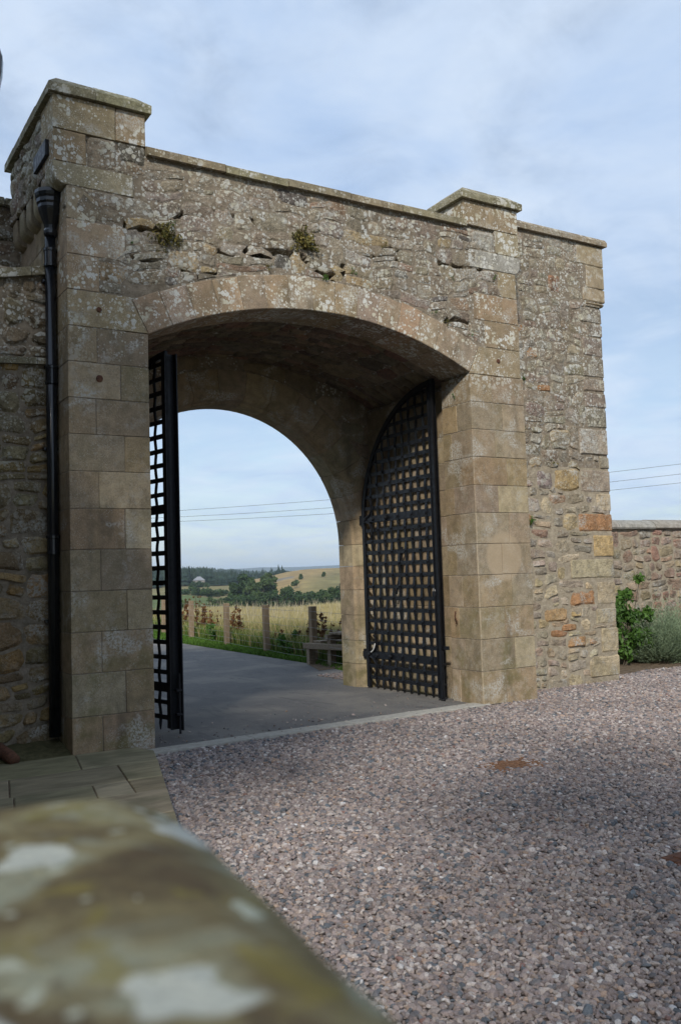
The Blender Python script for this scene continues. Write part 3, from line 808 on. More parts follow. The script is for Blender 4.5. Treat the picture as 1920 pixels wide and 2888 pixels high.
def cap(x0, x1, y0, y1, z0, h1, h2, ins, name='cap_stone', c=(0.20, 0.18, 0.115), bev=0.006):
    """cap with weathered (sloped) top"""
    V = [(x0, y0, z0), (x1, y0, z0), (x1, y1, z0), (x0, y1, z0), (x0, y0, z0 + h1), (x1, y0, z0 + h1), (x1, y1, z0 + h1), (x0, y1, z0 + h1)]
    i0, i1, j0, j1 = ins
    V += [(x0 + i0, y0 + j0, z0 + h1 + h2), (x1 - i1, y0 + j0, z0 + h1 + h2), (x1 - i1, y1 - j1, z0 + h1 + h2), (x0 + i0, y1 - j1, z0 + h1 + h2)]
    V = [tuple(q + random.uniform(-.004, .004) for q in v) for v in V]
    F = [(3, 2, 1, 0), (0, 1, 5, 4), (1, 2, 6, 5), (2, 3, 7, 6), (3, 0, 4, 7), (4, 5, 9, 8), (5, 6, 10, 9), (6, 7, 11, 10), (7, 4, 8, 11), (8, 9, 10, 11)]
    mk(name, V, F, M['coping'], GH, jcol(c, .1))
cap(-0.165, 0.285, -0.05, 0.50, 6.263, 0.085, 0.10, (0.10, 0.0, 0.12, 0.0)); cap(0.291, 0.845, -0.05, 0.50, 6.263, 0.085, 0.10, (0.0, 0.12, 0.12, 0.12))
for a, b in ((0.505, 1.0), (1.006, 1.5), (1.506, 1.95)): cap(-0.165, 0.30, a, b, 6.263, 0.085, 0.10, (0.10, 0.12, 0.0, 0.0))
# dark slab standing in for the shadow under the left parapet cap
V, F = cbox(-0.155, -0.118, 0.14, 0.62, 5.70, 5.86, 0.004); mk('shadow_slab', V, F, M['iron'], GH)
# right turret
corbel(4.93, 5.765, -0.004, 0.55, 5.358, 5.58, False, c=(0.30, 0.285, 0.25))
block(GH, 5.36, 5.755, -0.002, 0.57, 5.583, 5.883)
block(GH, 4.86, 5.22, -0.003, 0.6, 5.885, 6.20); block(GH, 5.22, 5.755, -0.002, 0.6, 5.885, 6.20)
core(4.88, 5.70, 0.04, 0.60, 5.36, 6.18)
cap(4.81, 5.33, -0.05, 0.65, 6.203, 0.085, 0.10, (0.13, 0.0, 0.13, 0.13)); cap(5.335, 5.805, -0.05, 0.65, 6.203, 0.085, 0.10, (0.0, 0.13, 0.13, 0.13))
rect_stone(GH, (4.93, 5.35, 5.60, 5.83), fy(0.0), 8, (0.33, 0.29, 0.23))
# vault
def vmap(R):
    return lambda u, v, w_: (CX + (R - w_) * math.sin(u), v, (R - w_) * math.cos(u))
ta, tb = math.asin((0.53 - CX) / RI), math.asin((5.02 - CX) / RI)
mortar_sheet('vault_bed', GH, ta - .02, tb + .02, 0.55, 2.5, vmap(4.552), 0.03, 0.0, 0.01)
class _S: pass
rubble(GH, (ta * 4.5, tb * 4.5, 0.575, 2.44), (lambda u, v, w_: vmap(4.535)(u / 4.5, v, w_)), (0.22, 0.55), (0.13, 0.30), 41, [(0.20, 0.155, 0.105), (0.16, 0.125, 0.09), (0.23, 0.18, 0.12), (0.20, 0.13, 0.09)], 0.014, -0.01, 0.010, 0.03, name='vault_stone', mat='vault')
# recess walls of the passage
rx = lambda x0: None
for i in range(11):
    z0, z1 = ZR[i], min(ZR[i + 1], 3.93)
    js = [0.575, 1.2 + (i % 2) * 0.28 + random.uniform(-.1, .1), 1.85 + (i % 2) * 0.2 + random.uniform(-.1, .1), 2.428]
    for a, b in zip(js, js[1:]):
        block(GH, 4.945, 5.2, a, b, z0, z1, 'block'); block(GH, 0.40, 0.565, a, b, z0, z1, 'block')
# far wall with its round arch
FZ, FR, FY0, FY1 = 2.03, 1.90, 2.43, 2.95
V = []; F = []
nn = 40
outer = []
ang = [math.pi - math.pi * k / nn for k in range(nn + 1)]
inner = [(CX - 2.2, -0.1)] + [(CX + 2.2 * math.cos(a), FZ + 2.2 * math.sin(a)) for a in ang] + [(CX + 2.2, -0.1)]
outer = [(0.3, -0.1)] + [(CX + 2.52 * max(-1, min(1, 1.6 * math.cos(a))), FZ + (4.9 - FZ) * min(1, 1.6 * math.sin(a))) for a in ang] + [(5.4, -0.1)]
n = len(inner)
V = [(p[0], FY0 + 0.012, p[1]) for p in inner] + [(p[0], FY0 + 0.012, p[1]) for p in outer] + [(p[0], FY1 - .01, p[1]) for p in inner] + [(p[0], FY1 - .01, p[1]) for p in outer]
for i in range(n - 1):
    F += [(i, i + 1, n + i + 1, n + i), (2 * n + i, 3 * n + i, 3 * n + i + 1, 2 * n + i + 1), (i, 2 * n + i, 2 * n + i + 1, i + 1)]
mk('core', V, F, M['mortar'], GH)
core(0.01, 5.714, 2.46, 2.935, 4.3, 5.3)
SEC = [(2.34, FY0), (2.045, FY0 - 0.004), (2.02, FY0), (1.955, FY0 + 0.07), (1.935, FY0 + 0.14), (1.90, FY0 + 0.16), (1.90, FY1), (2.34, FY1)]
def sweep(fr, name, c):
    n = len(SEC); V = []; F = []
    for f in fr: V += [f(r_, y_) for r_, y_ in SEC]
    for i in range(len(fr) - 1):
        for k in range(n):
            F.append((i * n + k, i * n + (k + 1) % n, (i + 1) * n + (k + 1) % n, (i + 1) * n + k))
    F += [tuple(range(n))[::-1], tuple(range((len(fr) - 1) * n, len(fr) * n))]
    mk(name, V, F, M['ashlar'], GH, c)
NF = 17
for i in range(NF):
    a = math.pi * i / NF + 0.0015; b = math.pi * (i + 1) / NF - 0.0015
    sweep([(lambda r_, y_, t=a + (b - a) * k / 3: (CX + r_ * math.cos(t), y_, FZ + r_ * math.sin(t))) for k in range(4)], 'arch_stone', jcol(random.choice(ASH), .1))
for sgn in (1, -1):
    zs = [-0.1, 0.33, 0.66, 1.02, 1.38, 1.72, 2.03]
    for z0, z1 in zip(zs, zs[1:]):
        fr = [(lambda r_, y_, z=z: (CX + sgn * r_, y_, z)) for z in ((z0 + .003, z1 - .003) if sgn > 0 else (z1 - .003, z0 + .003))]
        sweep(fr, 'block', jcol(random.choice([(0.33, 0.26, 0.17), (0.31, 0.245, 0.165), (0.35, 0.27, 0.17)]), .1))
rubble(GH, (0.55, 5.1, 2.0, 4.5), fy(FY0), (0.4, 0.75), (0.28, 0.4), 51, [(0.22, 0.175, 0.12), (0.20, 0.155, 0.105), (0.24, 0.19, 0.13)], 0.01, -0.006, 0.006, 0.02, circles=[(CX, FZ, 2.35, True)], keep=lambda u, v: math.hypot(u - CX, v) < 4.5, name='block', mat='ashlar', warp=0.015)
# outer (field) side of the gateway, plain
core(0.014, 0.55, 2.94, 2.99, -0.1, 5.3); core(5.1, 5.712, 2.94, 2.99, -0.1, 5.3)

# ------------------------------------------------------------------ tower to the right of the gateway
TW = thing('wall_tower', 'tall rubble wall tower with ochre corner stones, right of the gateway', 'tower', (6.8, 0.58, 0))
TY = 0.58
V, F = box(5.74, 7.845, TY + 0.06, 4.0, -0.1, 6.28); mk('core', V, F, M['mortar'], TW)
mortar_sheet('mortar_bed', TW, 5.735, 7.85, -0.1, 3.0, fy(TY), 0.03, -0.003, 0.008, mat='mortar_pale'); mortar_sheet('mortar_bed', TW, 5.735, 7.85, 3.0, 6.28, fy(TY), 0.03, -0.005, 0.008)
def z4r(x0, x1, y0, y1):
    s = 720 / 1568 / 1.2245; o = 1200 / 1.2245
    a = on_y(o + x0 * s, o + y1 * s, TY); b = on_y(o + x1 * s, o + y0 * s, TY)
    return (a.x, b.x, a.z, b.z)
def z3r(x0, x1, y0, y1):
    s = 720 / 1568 / 1.2245; ox = 1200 / 1.2245; oy = 480 / 1.2245
    a = on_y(ox + x0 * s, oy + y1 * s, TY); b = on_y(ox + x1 * s, oy + y0 * s, TY)
    return (a.x, b.x, a.z, b.z)
OC = (0.44, 0.32, 0.155); OR = (0.36, 0.195, 0.095); PL = (0.42, 0.35, 0.23); GR = (0.33, 0.28, 0.21)
fixed = []
q = [((945, 1115, 25, 180), GR), ((1065, 1125, 190, 270), GR), ((950, 1130, 275, 410), GR), ((1045, 1140, 415, 530), PL), ((940, 1142, 540, 655), OR), ((1030, 1155, 670, 810), OC),
     ((890, 1165, 815, 945), PL), ((1055, 1168, 950, 1105), PL), ((1045, 1175, 1115, 1225), PL), ((1080, 1190, 1235, 1400), PL), ((1010, 1190, 1405, 1560), PL)]
for i, (r_, c) in enumerate(q):
    a, b, c0, c1 = z4r(*r_); fixed.append((a, 7.87, c0, c1))
    V, F = cbox(a + .01, 7.87 + random.uniform(-.006, .008), TY - 0.012, TY + 0.35, c0 + .006, c1 - .006, 0.022, 0.010); mk('corner_stone', V, F, M['rubble'], TW, jcol(c, .06))
zz0 = fixed[0][3]
while zz0 < 5.36:
    z1 = min(5.38, zz0 + random.uniform(0.2, 0.34)); a = 7.87 - random.uniform(0.22, 0.48)
    V, F = cbox(a, 7.87 + random.uniform(-.008, .006), TY - 0.010, TY + 0.35, zz0 + .006, z1 - .006, 0.02, 0.008); mk('corner_stone', V, F, M['rubble'], TW, jcol(random.choice(RUB[:4]), .1)); fixed.append((a, 7.87, zz0, z1)); zz0 = z1
for r_, c in [((880, 1045, 1010, 1115), OR), ((830, 932, 1215, 1270), OR), ((870, 985, 1290, 1370), (0.36, 0.21, 0.10)), ((735, 872, 1110, 1210), (0.38, 0.25, 0.13)), ((1000, 1060, 1305, 1350), OR), ((795, 945, 265, 400), (0.36, 0.26, 0.13)),
              ((765, 890, 30, 115), (0.34, 0.27, 0.17)), ((760, 865, 425, 500), (0.30, 0.20, 0.13)), ((685, 780, 280, 390), (0.25, 0.20, 0.18)), ((850, 935, 540, 650), (0.40, 0.31, 0.18)), ((640, 755, 635, 695), (0.29, 0.19, 0.14)), ((895, 960, 1135, 1180), OC)]:
    rr = z4r(*r_); fixed.append(rr); rect_stone(TW, rr, fy(TY), int(r_[0]), c, relief=0.02, rough=0.05, cut=(0.1, 0.25), rim=-0.006)
rr = z3r(755, 820, 650, 740); fixed.append(rr); rect_stone(TW, rr, fy(TY), 77, (0.28, 0.15, 0.09))
rr = z3r(620, 690, 1090, 1150); fixed.append(rr); rect_stone(TW, rr, fy(TY), 78, (0.33, 0.18, 0.08))
def palT(u, v, rng):
    t = sst(3.4, 0.8, v + rng.uniform(-.5, .5))
    c = rng.choice(WARM) if rng.random() < t else rng.choice(RUB)
    if rng.random() < 0.035: c = OR
    return jcol(c, 0.13, rng)
rubble(TW, (5.76, 7.86, -0.08, 3.6), fy(TY), (0.19, 0.44), (0.11, 0.25), 61, palT, 0.020, -0.008, 0.014, 0.08, fixed, warp=0.045)
rubble(TW, (5.76, 7.86, 3.6, 5.40), fy(TY), (0.2, 0.46), (0.13, 0.26), 62, palT, 0.012, -0.006, 0.006, 0.08, fixed, warp=0.045)
rubble(TW, (5.76, 7.5, 5.40, 6.27), fy(TY), (0.2, 0.42), (0.13, 0.26), 63, palT, 0.012, -0.006, 0.005, 0.08, fixed, warp=0.04)
for x0, z0, z1 in ((7.52, 5.44, 5.64), (7.60, 5.64, 5.97), (7.42, 5.97, 6.27)):
    V, F = cbox(x0, 7.965, TY - 0.008, TY + 0.5, z0 + .004, z1 - .004, 0.012, 0.003); mk('corner_stone', V, F, M['ashlar'], TW, jcol(ASH[2], .06))
V, F = cbox(7.55, 7.955, TY - 0.008, TY + 0.5, 5.38, 5.436, 0.028, 0.002); mk('corner_stone', V, F, M['ashlar'], TW, ASH[1])
x = 5.735; 
while x < 8.0:
    x2 = min(8.03, x + random.uniform(0.6, 0.85)); 
    if 8.03 - x2 < 0.3: x2 = 8.03
    P = [(TY - 0.05, 6.282), (TY + 0.55, 6.282), (TY + 0.55, 6.37), (TY + 0.35, 6.43), (TY + 0.12, 6.435), (TY - 0.02, 6.395), (TY - 0.055, 6.345)]
    V, F = prism([(p[0] + random.uniform(-.004, .004), p[1] + random.uniform(-.004, .004)) for p in P][::-1], lambda u, v, w_: (w_, u, v), x + .003, x2 - .003, 0.012)
    mk('coping_stone', V, F, M['coping'], TW, jcol((0.24, 0.20, 0.135), .1)); x = x2

# ------------------------------------------------------------------ house wall on the left
HW = thing('house_wall', 'dark mossy rubble house wall with two ledges beside the downpipe', 'wall', (-1.2, 0.45, 0))
HY = 0.45
V, F = box(-3.0, 0.0, HY + 0.05, 1.0, -0.1, 4.62); mk('core', V, F, M['mortar'], HW)
mortar_sheet('mortar_bed', HW, -3.0, 0.0, -0.1, 4.66, fy(HY), 0.035, -0.013, 0.012)
rubble(HW, (-1.5, -0.005, -0.05, 3.72), fy(HY), (0.2, 0.46), (0.11, 0.27), 71, [(0.235, 0.17, 0.088), (0.20, 0.15, 0.085), (0.26, 0.185, 0.09), (0.215, 0.172, 0.11), (0.29, 0.19, 0.08)], 0.022, -0.012, 0.014, 0.1, warp=0.05)
rubble(HW, (-1.5, -0.005, 3.80, 4.62), fy(HY), (0.22, 0.5), (0.14, 0.3), 72, [(0.24, 0.18, 0.11), (0.20, 0.155, 0.10), (0.26, 0.2, 0.13)], 0.024, -0.012, 0.020, 0.1, warp=0.05)
def ledge(z, h, out, slope):
    x = -3.0
    while x < -0.01:
        x2 = min(0.0, x + random.uniform(0.6, 1.0))
        def zz_(xx): return z + slope * xx
        V = []
        for xx in (x + .003, x2 - .003):
            V += [(xx, HY + 0.3, zz_(xx)), (xx, HY - out, zz_(xx)), (xx, HY - out, zz_(xx) + h), (xx, HY + 0.3, zz_(xx) + h + 0.06)]
        mk('ledge_stone', V, [(0, 1, 2, 3)[::-1], (4, 5, 6, 7), (0, 1, 5, 4), (1, 2, 6, 5), (2, 3, 7, 6), (3, 0, 4, 7)], M['coping'], HW, jcol((0.19, 0.165, 0.11), .1)); x = x2
ledge(4.64, 0.085, 0.06, 0.22); ledge(3.735, 0.06, 0.05, 0.06)
# higher wall further back
BW = thing('back_wall', 'shadowed rubble wall behind the corbelled parapet at the far left', 'wall', (-1.4, 1.95, 4.0))
V, F = box(-3.0, 0.004, 1.97, 2.6, 3.5, 5.86); mk('core', V, F, M['mortar'], BW)
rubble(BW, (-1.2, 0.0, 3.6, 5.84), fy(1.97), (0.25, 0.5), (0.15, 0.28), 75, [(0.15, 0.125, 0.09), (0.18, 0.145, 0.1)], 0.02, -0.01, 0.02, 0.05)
for a, b in ((-3.0, -2.1), (-2.09, -1.1), (-1.09, -0.17), (-0.165, 0.003)):
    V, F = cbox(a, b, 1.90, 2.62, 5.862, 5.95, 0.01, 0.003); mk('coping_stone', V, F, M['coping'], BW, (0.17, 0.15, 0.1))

# ------------------------------------------------------------------ boundary wall
BY = 3.1
QW = thing('boundary_wall', 'long rubble garden wall with a rounded coping, behind the shrubs', 'wall', (11, BY, 0))
V, F = box(7.9, 22.0, BY + 0.05, BY + 0.5, -0.1, 2.28); mk('core', V, F, M['mortar'], QW)
mortar_sheet('mortar_bed', QW, 7.9, 15.0, -0.1, 2.29, fy(BY), 0.05, -0.008, 0.010, mat='mortar_pale')
rubble(QW, (8.8, 12.9, 0.0, 2.28), fy(BY), (0.2, 0.48), (0.13, 0.30), 81, [(0.27, 0.215, 0.155), (0.25, 0.20, 0.15), (0.29, 0.20, 0.145), (0.23, 0.19, 0.145), (0.31, 0.24, 0.155), (0.28, 0.175, 0.13)], 0.024, -0.010, 0.018, 0.08)
rubble(QW, (12.9, 16.0, 0.0, 2.28), fy(BY), (0.4, 0.8), (0.25, 0.42), 82, [(0.27, 0.215, 0.155), (0.25, 0.20, 0.15), (0.29, 0.20, 0.145), (0.23, 0.19, 0.145), (0.31, 0.24, 0.155), (0.28, 0.175, 0.13)], 0.024, -0.010, 0.018, 0.08)
x = 7.9
while x < 21.9:
    x2 = min(22, x + random.uniform(0.75, 1.3))
    P = [(BY - 0.06 + 0.0, 2.285)] + [(BY + 0.23 - 0.31 * math.cos(math.pi * k / 8), 2.31 + 0.16 * math.sin(math.pi * k / 8)) for k in range(9)] + [(BY + 0.54, 2.285)]
    V, F = prism([(p[0], p[1] + random.uniform(-.006, .006)) for p in P], lambda u, v, w_: (w_, u, v), x + .004, x2 - .004, 0.01)
    mk('coping_stone', V, [f[::-1] for f in F], M['coping'], QW, jcol((0.29, 0.275, 0.24), .1)); x = x2
# ------------------------------------------------------------------ iron gates
def make_gate(label, free, hinge, side, seed, detail):
    """free / hinge: plan points (x,y) of the leading edge and the hinge edge; side: +1 if the outer face looks to +x"""
    rng = random.Random(seed)
    T = thing('iron_gate', label, 'gate', (free[0], free[1], 0), 'pair of open lattice gates')
    a = Vector((free[0], free[1], 0)); b = Vector((hinge[0], hinge[1], 0))
    L = (b - a).length; e = (b - a).normalized(); nrm = Vector((e.y, -e.x, 0))
    if nrm.x * side < 0: nrm = -nrm
    P = lambda s, z, o=0.0: a + e * s + nrm * o + Vector((0, 0, z))
    R = L - 0.01; ZC = 4.03 - R; ZB = 0.10
    top = lambda s: ZC + math.sqrt(max(0.0, R * R - s * s))
    def bar(name, pts, wv, th, parent=T, along=None, tip=None):
        """flat bar through (s,z,o) points; wv in the gate plane, th across it"""
        V = []; F = []
        for i, (s, z, o) in enumerate(pts):
            p0 = pts[max(i - 1, 0)]; p1 = pts[min(i + 1, len(pts) - 1)]
            ds, dz = p1[0] - p0[0], p1[1] - p0[1]; m = math.hypot(ds, dz) or 1
            ps, pz = -dz / m, ds / m
            ww = wv if not (tip and i == len(pts) - 1) else 0.002
            for (k, t) in ((-1, -1), (1, -1), (1, 1), (-1, 1)):
                V.append(P(s + ps * k * ww / 2, z + pz * k * ww / 2, o + t * th / 2))
        n = len(pts)
        for i in range(n - 1):
            for k in range(4): F.append((i * 4 + k, i * 4 + (k + 1) % 4, i * 4 + 4 + (k + 1) % 4, i * 4 + 4 + k))
        F += [(3, 2, 1, 0), (4 * n - 4, 4 * n - 3, 4 * n - 2, 4 * n - 1)]
        return mk(name, V, F, M['iron'], parent)
    # frame
    bar('stile', [(0.045, 0.05, 0), (0.045, 4.0, 0)], 0.09, 0.028)
    bar('stile', [(0.006, 0.04, 0.04), (0.006, 4.03, 0.04)], 0.012, 0.13)
    bar('cover_strip', [(-0.03, 0.03, 0.085), (-0.03, 4.03, 0.085)], 0.075, 0.012)
    bar('stile', [(L - 0.03, 0.02, 0), (L - 0.03, ZC, 0)], 0.06, 0.04)
    bar('arched_rail', [(R * math.sin(t) - 0.0, ZC + R * math.cos(t), 0) for t in [math.pi / 2 * k / 22 for k in range(23)]], 0.07, 0.035)
    # woven lattice
    nz = 24; zs = [ZB + 0.06 + k * (4.0 - ZB - 0.12) / nz for k in range(nz + 1)]
    ns = 9; ss = [0.09 + (L - 0.15) * (k + 1) / (ns + 1) for k in range(ns)]
    riv = MB()
    for k, z in enumerate(zs):
        smax = math.sqrt(max(0, R * R - (z - ZC) ** 2)) if z > ZC else L - 0.03
        if smax < 0.25: continue
        wide = k in (2, 14)
        bar('cross_bar', [(0.06, z, 0), (smax * 0.5, z + rng.uniform(-.004, .004), 0), (smax - 0.01, z, 0)], 0.10 if wide else rng.uniform(0.046, 0.053), 0.012)
        for i, s in enumerate(ss):
            if s < smax - 0.06 and (i + k) % 2 == 0:
                c = P(s, z, 0.018)
                V, F = box(-.012, .012, -.012, .012, -.012, .012)
                riv.add([c + Vector(v) for v in V], F)
    riv_o = riv.mk('rivets', M['iron'], T); riv_o['kind'] = 'stuff'
    for i, s in enumerate(ss):
        pts = [(s, 0.03, 0), (s, 0.09, 0)]
        zt = top(s) - 0.01; k = 0
        for k, z in enumerate(zs):
            if z > zt - 0.05: break
            o = 0.009 * (1 if (i + k) % 2 == 0 else -1)
            pts.append((s + rng.uniform(-.003, .003), z, o))
            if k + 1 < len(zs): pts.append((s + rng.uniform(-.004, .004), (z + zs[k + 1]) / 2, 0))
        pts = [p for p in pts if p[1] < zt - 0.02] + [(s, zt, 0)]
        pts = pts[::-1]; pts[-1] = (s, 0.02, 0)
        bar('upright', pts, 0.045, 0.011, tip=True)
    # strap hinges with scrolls
    for z in (zs[2], zs[14]):
        h = bar('strap_hinge', [(L + 0.09, z, 0.012), (L - 0.35, z, 0.022), (L - 0.62, z, 0.022)], 0.075, 0.016)
        for sg in (1, -1):
            arc = [P(L - 0.10 - 0.02 - 0.15 * math.sin(t), z + sg * (0.03 + 0.15 * (1 - math.cos(t))), 0.03) for t in [math.pi * 0.72 * k / 10 for k in range(11)]]
            V, F = tube(arc, [0.017] * 10 + [0.026], 6); mk('scroll', V, F, M['iron'], h)
        for s in (0.62, 0.30, 0.10):
            V, F = lathe(0, 0, [(0.03, 0.0), (0.03, 0.012), (0.012, 0.024)], 8)
            c = P(L - s, z, 0.03)
            V = [c + e * v[0] + Vector((0, 0, v[1])) + nrm * v[2] for v in V]
            mk('boss', V, F, M['iron'], h)
        V, F = tube([P(L + 0.05, z - 0.06, 0), P(L + 0.05, z + 0.07, 0)], 0.028, 8); mk('pintle', V, F, M['iron'], h)
        if z < 1 and detail:
            arc = [P(L - 0.12 - 0.155 * math.sin(t), z + 0.03 + 0.155 * (1 - math.cos(t)), 0.048) for t in [math.pi * (0.1 + 0.35 * k / 6) for k in range(7)]]
            V, F = tube(arc, 0.009, 5); mk('bird_dropping_streak', V, F, M['chalk'], h)
    # drop bolt
    V, F = tube([P(-0.05, 0.0, 0.055), P(-0.05, 0.62, 0.055)], 0.012, 8); mk('drop_bolt', V, F, M['iron'], T)
    for z in (0.2, 0.45): 
        V, F = cbox(-.03, .03, -.03, .03, -.012, .012, .004); mk('bolt_keep', [P(-0.04, z, 0.045) + Vector(v) for v in V], F, M['iron'], T)
    if detail:
        bar('slotted_latch', [(-0.05, 0.655, 0.06), (-0.19, 0.66, 0.06)], 0.045, 0.010)
        V, F = cbox(-.03, .03, -.014, .014, -.04, .03, .006); c = P(0.02, 1.33, 0.10)
        pl = mk('padlock', [c + e * v[0] + nrm * v[1] + Vector((0, 0, v[2])) for v in V], F, M['iron'], T)
        V, F = tube([c + e * (0.02 * math.cos(t)) + Vector((0, 0, 0.03 + 0.035 * math.sin(t))) for t in [math.pi * k / 8 for k in range(9)]], 0.006, 6); mk('shackle', V, F, M['steel'], pl)
        V, F = tube([P(0.85, 1.95, -0.02), P(0.92, 1.62, -0.03), P(1.02, 1.32, -0.02)][::-1], 0.016, 6); mk('brace_rod', V, F, M['iron'], T)
    return T
make_gate('open black iron lattice gate folded back against the sunlit passage wall', (4.785, 0.635), (4.80, 2.40), -1, 5, True)
make_gate('open black iron lattice gate seen edge-on beside the shaded pier', (1.235, 0.69), (0.90, 2.40), 1, 6, False)
# fittings on the stone
V, F = tube([on_x(1049, 1408, 4.835), on_x(1047, 1420, 4.82), on_x(1052, 1430, 4.82), on_x(1050, 1437, 4.83)], 0.007, 6)
tag(mk('iron_hook', V, F, M['rust_dark'], loc=(4.85, 0.25, 1.0)), 'small rusty S-shaped hook fixed in the right jamb', 'hook')
def plate(px, py, r, label, name='rusty_plate'):
    p = on_y(px, py, 0.0)
    V, F = lathe(0, 0, [(r, 0), (r * 1.02, 0.006), (r * 0.7, 0.012)], 12)
    V = [(p.x + v[0] * random.uniform(.9, 1.1), p.y - v[2], p.z + v[1] * random.uniform(.9, 1.1)) for v in V]
    tag(mk(name, V, F, M['rust_dark'], loc=(p.x, 0, p.z)), label, 'plate')
plate(228, 713, 0.026, 'small brown rusty plate high on the shaded left pier')
plate(229, 872, 0.034, 'rusty round iron disc midway up the shaded left pier')
plate(1147, 832, 0.028, 'rusty iron stub on the sunlit right pier')

# ------------------------------------------------------------------ rainwater pipe
PX, PY = -0.062, 0.36
RP = thing('rainwater_pipe', 'glossy black cast-iron rainwater pipe with hopper head in the corner by the left pier', 'downpipe', (PX, PY, 0.15))
V, F = tube([(PX, PY, 0.17), (PX, PY, 5.1)], 0.052, 20); mk('pipe', V, F, M['pipe'], RP, smooth=True)
hd = [(0.056, 4.98), (0.066, 5.0), (0.066, 5.03), (0.058, 5.05), (0.06, 5.08), (0.075, 5.12), (0.112, 5.22), (0.118, 5.25), (0.118, 5.28), (0.132, 5.30), (0.132, 5.335), (0.144, 5.355), (0.15, 5.385), (0.146, 5.42), (0.13, 5.43), (0.05, 5.41)]
V, F = lathe(PX, PY - 0.02, hd, 12); mk('hopper_head', V, F, M['pipe'], RP)
for z in (4.78, 3.62, 1.98):
    V, F = lathe(PX, PY, [(0.053, z - 0.10), (0.062, z - 0.095), (0.062, z - 0.075), (0.057, z - .07), (0.057, z + 0.05), (0.066, z + 0.055), (0.066, z + 0.08), (0.053, z + 0.09)], 20); mk('socket', V, F, M['pipe'], RP, smooth=False)
for z in (4.55, 2.9, 1.25):
    V, F = cbox(PX - .07, PX + .07, PY + .02, HY, z - .015, z + .015, .004); mk('wall_clip', V, F, M['pipe'], RP)
# clay drain stub at the foot of the wall
a = on_z(0, 1718, 0.2); 
V, F = tube([(-0.62, 0.16, 0.16), (-0.54, -0.02, 0.10), (-0.515, -0.08, 0.075)], [0.06, 0.055, 0.05], 12); 
tag(mk('drain_spout', V, F, M['rust_dark'], loc=(-0.56, 0.05, 0.05), smooth=True), 'short rust-brown drain spout at the foot of the house wall', 'pipe')
# low moss and grit bank along the foot of the wall
V = []; F = []; n = 40
for i in range(n + 1):
    x = -1.6 + 1.6 * i / n
    for k, (yy, zz_) in enumerate(((0.45, 0.13), (0.28, 0.10), (0.05, 0.062), (-0.06, 0.03))):
        V.append((x, yy + 0.05 * mnoise.noise((x * 4, k, 0)), zz_ + 0.03 * mnoise.noise((x * 7, k * 3, 1)) - (0.02 if k == 3 else 0)))
for i in range(n):
    for k in range(3): F.append((i * 4 + k, i * 4 + k + 1, i * 4 + 5 + k, i * 4 + 4 + k))
M['moss'] = simple('mossy_mortar', (0.055, 0.05, 0.022), (0.13, 0.115, 0.06), 14, 0.95, 0.1, 1.0, 0.03)
tag(mk('earth_bank', V, F, M['moss'], smooth=True), 'mossy grit bank along the foot of the house wall', None, None, 'structure')

# ------------------------------------------------------------------ foreground coping
FP = thing('stone_pier', 'blurred lichen-covered coping stone close in the lower left foreground', 'pier', (CAM.x - 0.25, CAM.y, 0))
x1, y1, zt = CAM.x + 0.146, CAM.y + 0.515, CAM.z - 0.1065
nx, ny = 22, 26; V = []; F = []
for i in range(nx + 1):
    for j in range(ny + 1):
        u = i / nx; v = j / ny
        x = x1 - 0.62 + 0.62 * u; y = y1 - 1.15 + 1.15 * v
        dx = min(1, (x1 - x) / 0.05, (x - x1 + 0.62) / 0.05); dy = min(1, (y1 - y) / 0.06)
        z = zt - 0.012 * (1 - max(0, dx)) ** 2 - 0.012 * (1 - max(0, dy)) ** 2 + 0.006 * mnoise.noise((x * 9, y * 9, 2))
        V.append((x + 0.13 * (y - CAM.y - 0.27) + 0.006 * mnoise.noise((y * 12, 0, 1)), y, z))
for i in range(nx):
    for j in range(ny):
        a_ = i * (ny + 1) + j; F.append((a_, a_ + ny + 1, a_ + ny + 2, a_ + 1))
o0 = len(V)
rim = [(i, 0) for i in range(nx)] + [(nx, j) for j in range(ny)] + [(nx - i, ny) for i in range(nx)] + [(0, ny - j) for j in range(ny)]
for (i, j) in rim:
    p = V[i * (ny + 1) + j]; V.append((p[0], p[1], zt - 0.16))
m = len(rim)
for k in range(m):
    k2 = (k + 1) % m
    F.append((rim[k][0] * (ny + 1) + rim[k][1], o0 + k, o0 + k2, rim[k2][0] * (ny + 1) + rim[k2][1]))
F.append(tuple(o0 + k for k in range(m))[::-1])
mk('coping_stone', V, F, M['lichen_block'], FP, smooth=True)
V, F = cbox(x1 - 0.57, x1 - 0.05, y1 - 1.1, y1 - 0.05, -0.05, zt - 0.165, 0.02); mk('shaft', V, F, M['rubble'], FP, (0.25, 0.2, 0.14))

